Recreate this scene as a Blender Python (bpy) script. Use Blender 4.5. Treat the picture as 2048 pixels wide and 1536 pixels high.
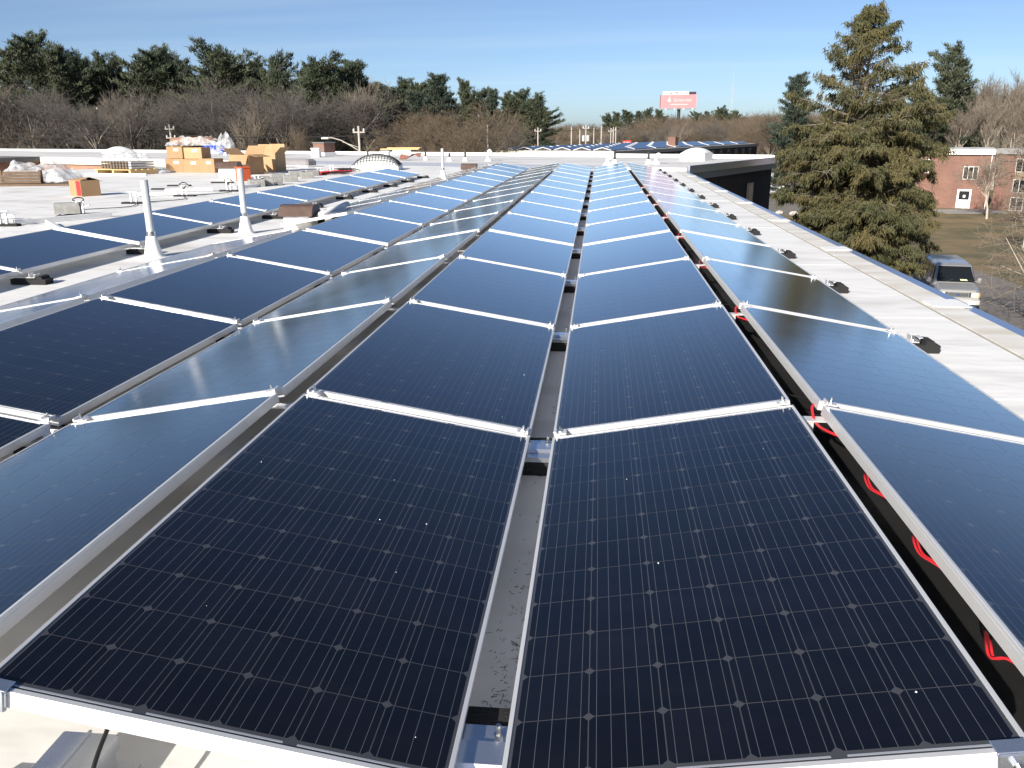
import bpy, math, random
import numpy as np
from mathutils import Vector, Matrix
R_ = math.radians
scene = bpy.context.scene
for o in list(bpy.data.objects):
    bpy.data.objects.remove(o)
col = scene.collection

# ------------------------------------------------------------------ camera, sky, sun, exposure
CAM = Vector((0.2203, -1.2958, 1.3726))
YAW, PIT, ROL = -0.1035, 0.2955, -0.0085
fwd = Vector((math.sin(YAW) * math.cos(PIT), math.cos(YAW) * math.cos(PIT), -math.sin(PIT)))
rgt = Vector((math.cos(YAW), -math.sin(YAW), 0))
up_ = rgt.cross(fwd)
r2 = rgt * math.cos(ROL) + up_ * math.sin(ROL)
u2 = -rgt * math.sin(ROL) + up_ * math.cos(ROL)
cam_d = bpy.data.cameras.new('camera')
cam_d.sensor_width = 36.0
cam_d.lens = 1662.752 / 2048 * 36
cam_d.clip_start = 0.02
cam_d.clip_end = 5000
cam = bpy.data.objects.new('camera', cam_d)
cam.matrix_world = Matrix(((r2.x, u2.x, -fwd.x, CAM.x), (r2.y, u2.y, -fwd.y, CAM.y), (r2.z, u2.z, -fwd.z, CAM.z), (0, 0, 0, 1)))
col.objects.link(cam)
scene.camera = cam

SUN_EL = 25.0
SUN_H = Vector((-0.42, -0.907)).normalized()          # horizontal direction towards the sun
sun_dir = Vector((SUN_H.x * math.cos(R_(SUN_EL)), SUN_H.y * math.cos(R_(SUN_EL)), math.sin(R_(SUN_EL))))
world = bpy.data.worlds.new('World')
scene.world = world
world.use_nodes = True
wn, wl = world.node_tree.nodes, world.node_tree.links
wn.clear()
w_out = wn.new('ShaderNodeOutputWorld')
w_bg = wn.new('ShaderNodeBackground')
w_bg.inputs['Strength'].default_value = 0.0535
sky = wn.new('ShaderNodeTexSky')
sky.sky_type = 'NISHITA'
sky.sun_disc = False
sky.sun_elevation = R_(SUN_EL)
sky.sun_rotation = math.atan2(SUN_H.x, SUN_H.y)
sky.altitude = 500
sky.air_density = 0.6
sky.dust_density = 1.0
sky.ozone_density = 2.5
# thin cirrus laid over the whole sky: noise on the sky plane direction.xy / direction.z
tc = wn.new('ShaderNodeTexCoord')
sep = wn.new('ShaderNodeSeparateXYZ')
wl.new(tc.outputs['Generated'], sep.inputs[0])
zc = wn.new('ShaderNodeMath'); zc.operation = 'MAXIMUM'; zc.inputs[1].default_value = 0.02
wl.new(sep.outputs[2], zc.inputs[0])
zs = wn.new('ShaderNodeMath'); zs.operation = 'ADD'; zs.inputs[1].default_value = 0.06
wl.new(zc.outputs[0], zs.inputs[0])
dx = wn.new('ShaderNodeMath'); dx.operation = 'DIVIDE'
dy = wn.new('ShaderNodeMath'); dy.operation = 'DIVIDE'
wl.new(sep.outputs[0], dx.inputs[0]); wl.new(zs.outputs[0], dx.inputs[1])
wl.new(sep.outputs[1], dy.inputs[0]); wl.new(zs.outputs[0], dy.inputs[1])
cmb = wn.new('ShaderNodeCombineXYZ')
wl.new(dx.outputs[0], cmb.inputs[0]); wl.new(dy.outputs[0], cmb.inputs[1])
mp = wn.new('ShaderNodeMapping')
mp.inputs['Rotation'].default_value = (0, 0, R_(28))
mp.inputs['Scale'].default_value = (0.10, 0.42, 1)
mp.inputs['Location'].default_value = (1.3, 0.4, 0)
wl.new(cmb.outputs[0], mp.inputs[0])
ns = wn.new('ShaderNodeTexNoise')
ns.inputs['Scale'].default_value = 1.4
ns.inputs['Detail'].default_value = 3
ns.inputs['Roughness'].default_value = 0.55
wl.new(mp.outputs[0], ns.inputs['Vector'])
rmp = wn.new('ShaderNodeMapRange')
rmp.inputs['From Min'].default_value = 0.46
rmp.inputs['From Max'].default_value = 0.75
rmp.inputs['To Min'].default_value = 0.0
rmp.inputs['To Max'].default_value = 0.22
wl.new(ns.outputs[0], rmp.inputs['Value'])
mixc = wn.new('ShaderNodeMix'); mixc.data_type = 'RGBA'
mixc.inputs['B'].default_value = (6.6, 7.6, 8.3, 1)
wl.new(rmp.outputs[0], mixc.inputs['Factor'])
wl.new(sky.outputs[0], mixc.inputs['A'])
wl.new(mixc.outputs['Result'], w_bg.inputs['Color'])
wl.new(w_bg.outputs[0], w_out.inputs[0])

sun_d = bpy.data.lights.new('sun', 'SUN')
sun_d.energy = 3.6
sun_d.angle = R_(0.53)
sun_d.color = (1.0, 0.93, 0.82)
sun = bpy.data.objects.new('sun', sun_d)
sun.rotation_euler = sun_dir.to_track_quat('Z', 'Y').to_euler()
sun.location = (-20, -40, 40)
col.objects.link(sun)

scene.render.engine = 'CYCLES'
scene.cycles.max_bounces = 8
scene.cycles.diffuse_bounces = 6
scene.cycles.transparent_max_bounces = 8
scene.view_settings.view_transform = 'Standard'
scene.view_settings.look = 'None'
scene.view_settings.gamma = 1
scene.view_settings.use_curve_mapping = False
scene.view_settings.exposure = 1.25

rnd = random.Random(7)
GZ = -8.0                      # ground level, the roof membrane is z = 0

# ------------------------------------------------------------------ materials
MATS = {}
def mat(name, base=(0.5, 0.5, 0.5), rough=0.6, metal=0.0, spec=0.5, var=0.0, vscale=5.0, var_col=None, bump=0.0, bscale=40.0,
        coat=0.0, coat_rough=0.05, stretch=(1, 1, 1), detail=4.0, vmin=0.35, vmax=0.68):
    if name in MATS:
        return MATS[name]
    m = bpy.data.materials.new(name); m.use_nodes = True
    n, l = m.node_tree.nodes, m.node_tree.links
    b = n['Principled BSDF']
    b.inputs['Base Color'].default_value = (*base, 1)
    b.inputs['Roughness'].default_value = rough
    b.inputs['Metallic'].default_value = metal
    b.inputs['Specular IOR Level'].default_value = spec
    b.inputs['Coat Weight'].default_value = coat
    b.inputs['Coat Roughness'].default_value = coat_rough
    if var > 0 or bump > 0:
        t = n.new('ShaderNodeTexCoord')
        mpp = n.new('ShaderNodeMapping'); mpp.inputs['Scale'].default_value = stretch
        l.new(t.outputs['Object'], mpp.inputs[0])
    if var > 0:
        nz = n.new('ShaderNodeTexNoise'); nz.inputs['Scale'].default_value = vscale; nz.inputs['Detail'].default_value = detail
        l.new(mpp.outputs[0], nz.inputs['Vector'])
        mr = n.new('ShaderNodeMapRange')
        mr.inputs['From Min'].default_value = vmin; mr.inputs['From Max'].default_value = vmax
        mr.inputs['To Max'].default_value = var
        l.new(nz.outputs[0], mr.inputs['Value'])
        mx = n.new('ShaderNodeMix'); mx.data_type = 'RGBA'
        mx.inputs['A'].default_value = (*base, 1)
        vc = var_col if var_col else tuple(c * 0.45 for c in base)
        mx.inputs['B'].default_value = (*vc, 1)
        l.new(mr.outputs[0], mx.inputs['Factor'])
        l.new(mx.outputs['Result'], b.inputs['Base Color'])
    if bump > 0:
        nb = n.new('ShaderNodeTexNoise'); nb.inputs['Scale'].default_value = bscale; nb.inputs['Detail'].default_value = 3
        l.new(mpp.outputs[0], nb.inputs['Vector'])
        bp = n.new('ShaderNodeBump'); bp.inputs['Strength'].default_value = bump; bp.inputs['Distance'].default_value = 0.02
        l.new(nb.outputs[0], bp.inputs['Height'])
        l.new(bp.outputs[0], b.inputs['Normal'])
    MATS[name] = m
    return m

def brick_mat(name, c1, c2, mortar, scale=1.0):
    m = bpy.data.materials.new(name); m.use_nodes = True
    n, l = m.node_tree.nodes, m.node_tree.links
    b = n['Principled BSDF']; b.inputs['Roughness'].default_value = 0.9
    t = n.new('ShaderNodeTexCoord')
    sp = n.new('ShaderNodeSeparateXYZ'); l.new(t.outputs['Object'], sp.inputs[0])
    ad = n.new('ShaderNodeMath'); ad.operation = 'ADD'
    l.new(sp.outputs[0], ad.inputs[0]); l.new(sp.outputs[1], ad.inputs[1])
    cb = n.new('ShaderNodeCombineXYZ'); l.new(ad.outputs[0], cb.inputs[0]); l.new(sp.outputs[2], cb.inputs[1])
    bk = n.new('ShaderNodeTexBrick'); l.new(cb.outputs[0], bk.inputs['Vector'])
    bk.inputs['Color1'].default_value = (*c1, 1); bk.inputs['Color2'].default_value = (*c2, 1); bk.inputs['Mortar'].default_value = (*mortar, 1)
    bk.inputs['Scale'].default_value = scale
    bk.inputs['Brick Width'].default_value = 0.22; bk.inputs['Row Height'].default_value = 0.075; bk.inputs['Mortar Size'].default_value = 0.010
    nz = n.new('ShaderNodeTexNoise'); nz.inputs['Scale'].default_value = 0.8; l.new(t.outputs['Object'], nz.inputs['Vector'])
    mr = n.new('ShaderNodeMapRange'); mr.inputs['To Min'].default_value = 0.7; mr.inputs['To Max'].default_value = 1.25; l.new(nz.outputs[0], mr.inputs[0])
    ml = n.new('ShaderNodeVectorMath'); ml.operation = 'SCALE'; l.new(bk.outputs[0], ml.inputs[0]); l.new(mr.outputs[0], ml.inputs['Scale'])
    l.new(ml.outputs[0], b.inputs['Base Color'])
    MATS[name] = m
    return m

def under_glass(m, rough_lo=0.12, rough_hi=0.19, ior=1.38, gain=1.8):
    n, l = m.node_tree.nodes, m.node_tree.links
    b = n['Principled BSDF']
    df = n.new('ShaderNodeBsdfDiffuse')
    if b.inputs['Base Color'].links:
        l.new(b.inputs['Base Color'].links[0].from_socket, df.inputs[0])
    else:
        df.inputs[0].default_value = b.inputs['Base Color'].default_value
    gl = n.new('ShaderNodeBsdfGlossy'); gl.distribution = 'BECKMANN'; gl.inputs[0].default_value = (0.95, 0.97, 1.0, 1)
    g = n.new('ShaderNodeNewGeometry')
    nz = n.new('ShaderNodeTexNoise'); nz.inputs['Scale'].default_value = 2.6; nz.inputs['Detail'].default_value = 5
    l.new(g.outputs['Position'], nz.inputs['Vector'])
    rr_ = n.new('ShaderNodeMapRange'); rr_.inputs['To Min'].default_value = rough_lo; rr_.inputs['To Max'].default_value = rough_hi
    l.new(nz.outputs[0], rr_.inputs[0]); l.new(rr_.outputs[0], gl.inputs['Roughness'])
    fr = n.new('ShaderNodeFresnel'); fr.inputs[0].default_value = ior
    ga = n.new('ShaderNodeMath'); ga.operation = 'MULTIPLY'; ga.use_clamp = True; ga.inputs[1].default_value = gain
    l.new(fr.outputs[0], ga.inputs[0])
    mx_ = n.new('ShaderNodeMixShader')
    l.new(ga.outputs[0], mx_.inputs[0]); l.new(df.outputs[0], mx_.inputs[1]); l.new(gl.outputs[0], mx_.inputs[2])
    l.new(mx_.outputs[0], n['Material Output'].inputs[0])
    return m

def cell_mat():
    m = bpy.data.materials.new('silicon_cell_under_glass'); m.use_nodes = True
    n, l = m.node_tree.nodes, m.node_tree.links
    b = n['Principled BSDF']
    uv = n.new('ShaderNodeUVMap'); uv.uv_map = 'UVMap'
    sp = n.new('ShaderNodeSeparateXYZ'); l.new(uv.outputs[0], sp.inputs[0])
    pp = n.new('ShaderNodeMath'); pp.operation = 'PINGPONG'; pp.inputs[1].default_value = 0.0156     # busbar every 31.2 mm
    l.new(sp.outputs[0], pp.inputs[0])
    lt = n.new('ShaderNodeMath'); lt.operation = 'LESS_THAN'; lt.inputs[1].default_value = 0.0006
    l.new(pp.outputs[0], lt.inputs[0])
    oi = n.new('ShaderNodeObjectInfo')
    mr = n.new('ShaderNodeMapRange'); mr.inputs['To Min'].default_value = 0.75; mr.inputs['To Max'].default_value = 1.35
    l.new(oi.outputs['Random'], mr.inputs[0])
    bc = n.new('ShaderNodeVectorMath'); bc.operation = 'SCALE'; bc.inputs[0].default_value = (0.0034, 0.0038, 0.0062)
    l.new(mr.outputs[0], bc.inputs['Scale'])
    mx = n.new('ShaderNodeMix'); mx.data_type = 'RGBA'
    mx.inputs['B'].default_value = (0.092, 0.096, 0.106, 1)
    l.new(lt.outputs[0], mx.inputs['Factor'])
    g2 = n.new('ShaderNodeNewGeometry'); dm = n.new('ShaderNodeMapping'); dm.inputs['Scale'].default_value = (1.2, 5.0, 1.0)
    l.new(g2.outputs['Position'], dm.inputs[0])
    dn = n.new('ShaderNodeTexNoise'); dn.inputs['Scale'].default_value = 2.2; dn.inputs['Detail'].default_value = 7; dn.inputs['Roughness'].default_value = 0.65
    l.new(dm.outputs[0], dn.inputs['Vector'])
    dr = n.new('ShaderNodeMapRange'); dr.inputs['From Min'].default_value = 0.42; dr.inputs['From Max'].default_value = 0.8; dr.inputs['To Max'].default_value = 0.13
    l.new(dn.outputs[0], dr.inputs[0])
    dx2 = n.new('ShaderNodeMix'); dx2.data_type = 'RGBA'; dx2.inputs['B'].default_value = (0.028, 0.029, 0.031, 1)
    l.new(dr.outputs[0], dx2.inputs['Factor']); l.new(bc.outputs[0], dx2.inputs['A']); l.new(dx2.outputs['Result'], mx.inputs['A'])
    l.new(mx.outputs['Result'], b.inputs['Base Color'])
    b.inputs['Roughness'].default_value = 0.14
    b.inputs['IOR'].default_value = 1.45
    b.inputs['Specular IOR Level'].default_value = 0.85
    nz = n.new('ShaderNodeTexNoise'); nz.inputs['Scale'].default_value = 3.0
    t = n.new('ShaderNodeTexCoord'); g = n.new('ShaderNodeNewGeometry'); l.new(g.outputs['Position'], nz.inputs['Vector'])
    rr = n.new('ShaderNodeMapRange'); rr.inputs['To Min'].default_value = 0.12; rr.inputs['To Max'].default_value = 0.20
    l.new(nz.outputs[0], rr.inputs[0]); l.new(rr.outputs[0], b.inputs['Roughness'])
    return m

def film_mat():
    m = bpy.data.materials.new('clear_plastic_film'); m.use_nodes = True
    n, l = m.node_tree.nodes, m.node_tree.links
    b = n['Principled BSDF']; b.inputs['Base Color'].default_value = (0.62, 0.63, 0.66, 1); b.inputs['Roughness'].default_value = 0.16
    tr = n.new('ShaderNodeBsdfTransparent'); mx = n.new('ShaderNodeMixShader')
    t = n.new('ShaderNodeTexCoord'); nz = n.new('ShaderNodeTexNoise'); nz.inputs['Scale'].default_value = 6
    l.new(t.outputs['Object'], nz.inputs['Vector'])
    mr = n.new('ShaderNodeMapRange'); mr.inputs['From Min'].default_value = 0.3; mr.inputs['From Max'].default_value = 0.65
    mr.inputs['To Min'].default_value = 0.10; mr.inputs['To Max'].default_value = 0.55
    l.new(nz.outputs[0], mr.inputs[0]); l.new(mr.outputs[0], mx.inputs[0])
    l.new(tr.outputs[0], mx.inputs[1]); l.new(b.outputs[0], mx.inputs[2])
    l.new(mx.outputs[0], n['Material Output'].inputs[0])
    return m

M_CELL = under_glass(cell_mat())
M_FILM = film_mat()
M_CELLEDGE = mat('matte_cell_edge', (0.03, 0.03, 0.035), 1.0, spec=0.0)
M_SHEET = mat('module_backsheet_under_glass', (0.054, 0.056, 0.063), 0.14, spec=0.85)
under_glass(M_SHEET)
M_BACK = mat('white_bounce_underside', (0.7, 0.7, 0.7), 0.7)
M_RIB = mat('tinned_ribbon', (0.62, 0.63, 0.66), 0.3, metal=0.6)
M_ALU = mat('anodised_aluminium', (0.74, 0.74, 0.74), 0.38, metal=0.45, var=0.25, vscale=9, var_col=(0.6, 0.6, 0.61))
M_GALV = mat('bright_galvanised_steel', (0.72, 0.75, 0.8), 0.22, metal=0.9, var=0.4, vscale=14, var_col=(0.55, 0.58, 0.63))
M_STEEL = mat('stainless_bolt', (0.6, 0.6, 0.6), 0.25, metal=1.0)
M_RUB = mat('black_rubber_pad', (0.012, 0.012, 0.013), 0.85, bump=0.4, bscale=60)
M_ROOF = mat('white_roof_membrane', (0.78, 0.775, 0.76), 0.55, spec=0.35, var=0.8, vscale=0.9, vmin=0.50, vmax=0.70, var_col=(0.53, 0.515, 0.49), bump=0.55, bscale=2.6, detail=9, stretch=(0.8, 1.7, 1))
M_ROOF2 = mat('weathered_roof_membrane', (0.72, 0.71, 0.70), 0.6, spec=0.3, var=0.8, vscale=0.35, var_col=(0.5, 0.49, 0.48), bump=0.2, bscale=1.2, detail=8)
M_EDGE = mat('membrane_edge_strip', (0.76, 0.75, 0.72), 0.55, var=0.9, vscale=2.2, var_col=(0.55, 0.50, 0.41), stretch=(0.6, 2.2, 1), detail=7, bump=0.15, bscale=4)
M_PATCH = mat('clean_white_membrane', (0.8, 0.8, 0.79), 0.45)
M_COPING = mat('metal_drip_edge', (0.50, 0.56, 0.70), 0.28, metal=0.85)
M_CURB = mat('shade_grey_curb', (0.15, 0.17, 0.215), 0.5)  # blue-grey shade of the roof step put into the base colour
M_DARKW = mat('dark_brown_brick_with_shade', (0.035, 0.028, 0.026), 0.9, var=0.5, vscale=2)  # dark brown brick, shade of the sun-averted sides put into its colour
M_FASC = mat('grey_fascia', (0.16, 0.17, 0.17), 0.5)
M_CREAM = mat('cream_fascia', (0.72, 0.68, 0.58), 0.6)
M_BRICK = brick_mat('red_brick', (0.165, 0.066, 0.046), (0.205, 0.088, 0.06), (0.21, 0.17, 0.145))
M_BRICKT = brick_mat('tan_orange_brick', (0.30, 0.13, 0.075), (0.35, 0.17, 0.10), (0.32, 0.27, 0.22))
M_WINF = mat('white_window_frame', (0.75, 0.75, 0.73), 0.5)
M_GLASS = mat('dark_window_glass', (0.015, 0.018, 0.02), 0.06, spec=0.6)
M_WHITE = mat('white_paint', (0.78, 0.78, 0.77), 0.5)
M_PIPE = mat('white_pipe', (0.72, 0.73, 0.74), 0.4, var=0.3, vscale=6, var_col=(0.55, 0.55, 0.55))
M_PVC = mat('galvanised_vent_pipe', (0.60, 0.62, 0.63), 0.42, metal=0.35, var=0.4, vscale=5, var_col=(0.42, 0.44, 0.45))
M_BROWN = mat('brown_painted_metal', (0.085, 0.052, 0.042), 0.5, var=0.5, vscale=8, var_col=(0.13, 0.09, 0.075))
M_CARD = mat('cardboard', (0.36, 0.225, 0.12), 0.85, var=0.5, vscale=4, var_col=(0.28, 0.17, 0.09))
M_CARD2 = mat('pale_cardboard', (0.46, 0.30, 0.165), 0.85, var=0.5, vscale=4, var_col=(0.36, 0.23, 0.12))
M_RED = mat('red_print', (0.55, 0.03, 0.03), 0.6)
M_ORANGE = mat('orange_plastic', (0.55, 0.10, 0.03), 0.55)
M_WOOD = mat('pine_lumber', (0.62, 0.45, 0.22), 0.8, var=0.5, vscale=3, var_col=(0.45, 0.3, 0.14), stretch=(1, 8, 8))
M_WOODD = mat('weathered_wood', (0.15, 0.10, 0.065), 0.9, var=0.5, vscale=3)
M_TARP = mat('blue_tarpaulin', (0.02, 0.07, 0.42), 0.4, var=0.4, vscale=7, var_col=(0.01, 0.03, 0.2))
M_CONC = mat('grey_concrete_block', (0.30, 0.30, 0.29), 0.95, var=0.5, vscale=9, bump=0.4, bscale=60)
M_CABR = mat('red_cable_jacket', (0.55, 0.02, 0.028), 0.5)
M_CABB = mat('black_cable_jacket', (0.012, 0.012, 0.012), 0.5)
M_BLACKS = mat('black_slip_sheet', (0.014, 0.014, 0.015), 0.55, bump=0.6, bscale=5)
M_DOME = mat('white_acrylic_dome', (0.80, 0.80, 0.78), 0.3)
M_WIRE = mat('dark_wire', (0.03, 0.03, 0.03), 0.6)
M_POLE = mat('weathered_utility_pole', (0.50, 0.46, 0.41), 0.9, var=0.4, vscale=2)
M_LEAFLIT = mat('dry_needle_litter', (0.05, 0.042, 0.035), 0.9)
M_GRASS = mat('winter_lawn', (0.20, 0.145, 0.075), 0.95, var=1.0, vscale=0.30, var_col=(0.095, 0.088, 0.042), detail=12, vmin=0.4, vmax=0.62)
M_ASPH = mat('worn_asphalt', (0.185, 0.17, 0.155), 0.9, var=0.7, vscale=0.6, var_col=(0.125, 0.115, 0.108), detail=9)
M_PINE = mat('pine_needles', (0.034, 0.050, 0.026), 0.75, var=1.0, vscale=0.35, var_col=(0.075, 0.085, 0.045), vmin=0.4, vmax=0.62)
M_PINE2 = mat('bluish_pine_needles', (0.028, 0.045, 0.032), 0.75, var=1.0, vscale=0.4, var_col=(0.065, 0.082, 0.055), vmin=0.4, vmax=0.62)
M_HEM = mat('hemlock_sprays', (0.050, 0.056, 0.020), 0.8, var=1.0, vscale=0.9, var_col=(0.10, 0.083, 0.030), vmin=0.38, vmax=0.66)
M_BARK = mat('grey_bark', (0.15, 0.125, 0.105), 0.95, var=0.5, vscale=1.5)
M_BARKL = mat('pale_bark', (0.42, 0.37, 0.31), 0.9, var=0.5, vscale=1.5, var_col=(0.25, 0.21, 0.17))
M_TWIG = mat('grey_brown_twigs', (0.082, 0.074, 0.067), 0.95, var=0.9, vscale=0.3, var_col=(0.165, 0.150, 0.136))
M_TWIGT = mat('tan_twigs', (0.165, 0.125, 0.086), 0.95, var=0.8, vscale=0.25, var_col=(0.115, 0.092, 0.068))
M_TWIGP = mat('pale_twigs', (0.25, 0.21, 0.17), 0.95, var=0.8, vscale=0.25, var_col=(0.15, 0.125, 0.10))
M_BRUSH = mat('reddish_brush', (0.17, 0.095, 0.065), 0.95, var=0.7, vscale=0.3, var_col=(0.13, 0.1, 0.075))

# ------------------------------------------------------------------ builders
class MB:
    def __init__(s):
        s.v = []; s.f = []
    def add(s, vs, fs):
        k = len(s.v); s.v += [tuple(a) for a in vs]; s.f += [tuple(i + k for i in f) for f in fs]; return s
    def box(s, c, d, rz=0.0, rx=0.0, ry=0.0, taper=1.0):
        hx, hy, hz = d[0] / 2, d[1] / 2, d[2] / 2
        rot = Matrix.Rotation(rz, 3, 'Z') @ Matrix.Rotation(ry, 3, 'Y') @ Matrix.Rotation(rx, 3, 'X')
        vs = []
        for z, k in ((-hz, 1), (hz, taper)):
            for x, y in ((-hx, -hy), (hx, -hy), (hx, hy), (-hx, hy)):
                vs.append(Vector(c) + rot @ Vector((x * k, y * k, z)))
        return s.add(vs, [(3, 2, 1, 0), (4, 5, 6, 7), (0, 1, 5, 4), (1, 2, 6, 5), (2, 3, 7, 6), (3, 0, 4, 7)])
    def bbox(s, c, d, b=0.01, rz=0.0):
        # box with chamfered vertical and top edges
        hx, hy, hz = d[0] / 2, d[1] / 2, d[2] / 2
        rot = Matrix.Rotation(rz, 3, 'Z')
        def ring(ix, z):
            x, y = hx - ix, hy - ix; q = b
            pts = [(-x + q, -y), (x - q, -y), (x, -y + q), (x, y - q), (x - q, y), (-x + q, y), (-x, y - q), (-x, -y + q)]
            return [Vector(c) + rot @ Vector((a, bb, z)) for a, bb in pts]
        vs = ring(0, -hz) + ring(0, hz - b) + ring(b, hz)
        fs = [tuple(range(7, -1, -1)), tuple(range(16, 24))]
        for k in (0, 8):
            for i in range(8):
                j = (i + 1) % 8
                fs.append((k + i, k + j, k + 8 + j, k + 8 + i))
        return s.add(vs, fs)
    def tube(s, p0, p1, r0, r1=None, n=10, cap=True):
        r1 = r0 if r1 is None else r1
        p0, p1 = Vector(p0), Vector(p1)
        d = (p1 - p0).normalized()
        a = d.orthogonal().normalized(); b = d.cross(a)
        vs = []
        for p, r in ((p0, r0), (p1, r1)):
            for i in range(n):
                t = 2 * math.pi * i / n
                vs.append(p + a * (r * math.cos(t)) + b * (r * math.sin(t)))
        fs = [(i, (i + 1) % n, n + (i + 1) % n, n + i) for i in range(n)]
        if cap:
            fs += [tuple(range(n - 1, -1, -1)), tuple(range(n, 2 * n))]
        return s.add(vs, fs)
    def path(s, pts, r, n=6):
        pts = [Vector(p) for p in pts]
        rings = []
        for i, p in enumerate(pts):
            d = (pts[min(i + 1, len(pts) - 1)] - pts[max(i - 1, 0)]).normalized()
            a = d.cross(Vector((0.13, 0.21, 0.97))).normalized(); b = d.cross(a)
            rings += [p + a * (r * math.cos(2 * math.pi * k / n)) + b * (r * math.sin(2 * math.pi * k / n)) for k in range(n)]
        fs = []
        for i in range(len(pts) - 1):
            for k in range(n):
                fs.append((i * n + k, i * n + (k + 1) % n, (i + 1) * n + (k + 1) % n, (i + 1) * n + k))
        fs += [tuple(range(n - 1, -1, -1)), tuple(range((len(pts) - 1) * n, len(pts) * n))]
        return s.add(rings, fs)
    def lathe(s, prof, c=(0, 0, 0), n=20):
        vs = []
        for r, z in prof:
            for i in range(n):
                t = 2 * math.pi * i / n
                vs.append((c[0] + r * math.cos(t), c[1] + r * math.sin(t), c[2] + z))
        fs = []
        for k in range(len(prof) - 1):
            for i in range(n):
                j = (i + 1) % n
                fs.append((k * n + i, k * n + j, (k + 1) * n + j, (k + 1) * n + i))
        fs.append(tuple(range((len(prof) - 1) * n, len(prof) * n)))
        return s.add(vs, fs)
    def prism(s, poly, z0, z1):
        n = len(poly)
        vs = [(x, y, z0) for x, y in poly] + [(x, y, z1) for x, y in poly]
        fs = [tuple(range(n - 1, -1, -1)), tuple(range(n, 2 * n))] + [(i, (i + 1) % n, n + (i + 1) % n, n + i) for i in range(n)]
        return s.add(vs, fs)
    def mesh(s, name, m, smooth=False):
        me = bpy.data.meshes.new(name)
        me.from_pydata(s.v, [], s.f)
        me.materials.append(m)
        if smooth:
            me.polygons.foreach_set('use_smooth', [True] * len(me.polygons))
        me.update()
        return me
    def build(s, name, m, parent=None, smooth=False, loc=None):
        return link(name, s.mesh(name, m, smooth), parent, loc)

def link(name, me, parent=None, loc=None):
    o = bpy.data.objects.new(name, me)
    col.objects.link(o)
    if parent is not None:
        o.parent = parent
    if loc is not None:
        o.location = loc
    return o
def tag(o, label=None, cat=None, group=None, kind=None):
    if label: o['label'] = label
    if cat: o['category'] = cat
    if group: o['group'] = group
    if kind: o['kind'] = kind
    return o
def thing(name, loc, label, cat, group=None, rz=0.0):
    o = bpy.data.objects.new(name, None)
    o.empty_display_size = 0.2
    o.location = loc; o.rotation_euler = (0, 0, rz)
    col.objects.link(o)
    return tag(o, label, cat, group)
def npmesh(name, verts, faces, m):
    # verts (N,3), faces (M,k)
    verts = np.ascontiguousarray(verts, dtype=np.float32); faces = np.ascontiguousarray(faces, dtype=np.int32)
    me = bpy.data.meshes.new(name)
    k = faces.shape[1]
    me.vertices.add(len(verts)); me.vertices.foreach_set('co', verts.ravel())
    me.loops.add(faces.size); me.loops.foreach_set('vertex_index', faces.ravel())
    me.polygons.add(len(faces)); me.polygons.foreach_set('loop_start', np.arange(0, faces.size, k, dtype=np.int32))
    me.update(calc_edges=True)
    me.materials.append(m)
    return me
ORD = ['first', 'second', 'third', 'fourth', 'fifth', 'sixth', 'seventh', 'eighth', 'ninth', 'tenth', 'eleventh', 'twelfth', 'thirteenth', 'fourteenth',
       'fifteenth', 'sixteenth', 'seventeenth', 'eighteenth', 'nineteenth', 'twentieth']
def ordw(i):
    if i < 20: return ORD[i]
    t = ['twenty', 'thirty', 'forty', 'fifty', 'sixty', 'seventy', 'eighty'][(i + 1) // 10 - 2]
    r = (i + 1) % 10
    return (t[:-1] + 'ieth') if r == 0 else t + '-' + ORD[r - 1]

# ------------------------------------------------------------------ ground and roads
NZ = -7.3                      # the lot beside the building lies a little higher than the land behind
def land(y): return NZ if y < 54 else (GZ if y > 76 else NZ + (GZ - NZ) * (y - 54) / 22)
ys_ = [-300, 54, 76, 1500]
gv_ = [(x, y, land(y)) for y in ys_ for x in (-900, 900)]
g = MB().add(gv_, [(2 * i, 2 * i + 1, 2 * i + 3, 2 * i + 2) for i in range(3)]).build('ground', M_GRASS)
tag(g, kind='structure')
edge_l = [(3.2, 5), (3.2, 54), (4.5, 76), (6, 100)]
edge_r = [(26.0, 5), (24.0, 54), (15.5, 76), (12, 100)]
lv = [(x, y, land(y) + 0.012) for a, b in zip(edge_l, edge_r) for x, y in (a, b)]
lot = MB().add(lv, [(2 * i, 2 * i + 1, 2 * i + 3, 2 * i + 2) for i in range(3)]).build('parking_lot', M_ASPH)
tag(lot, kind='structure')
drive = MB().prism([(14, 100.2), (20, 96), (52, 118), (60, 150), (34, 160), (20, 140)], GZ - 0.1, GZ + 0.010).build('driveway', M_ASPH)
tag(drive, kind='structure')
walk = MB().prism([(39.5, 99.2), (46.2, 99.2), (47, 104.2), (39, 104.2)], GZ - 0.1, GZ + 0.03).build('door_pavement', mat('grey_concrete_walk', (0.3, 0.29, 0.28), 0.9, var=0.5, vscale=0.8))
tag(walk, kind='structure')

# ------------------------------------------------------------------ the building under the camera
UX, UY = 0.888, -0.460        # wing axis pointing right
VX, VY = 0.460, 0.888         # wing axis pointing away
P0 = (3.12, 28.7)
def W2(a, b): return (P0[0] + UX * a + VX * b, P0[1] + UY * a + VY * b)
school = thing('school_building', (0, 0, GZ), 'long flat-roofed building with white membrane roof carrying the rows of solar panels', 'building')
def S(mb, name, m, smooth=False, parent=None):
    o = mb.build(name, m, None, smooth)
    o.parent = parent or school
    if parent is None:
        o.matrix_parent_inverse = Matrix.Translation((0, 0, -GZ))
    return o
main_poly = [(3.12, -9), P0, W2(-19.3, 0), (-22, 31.4), (-30, 25), (-30, -9)]
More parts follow.
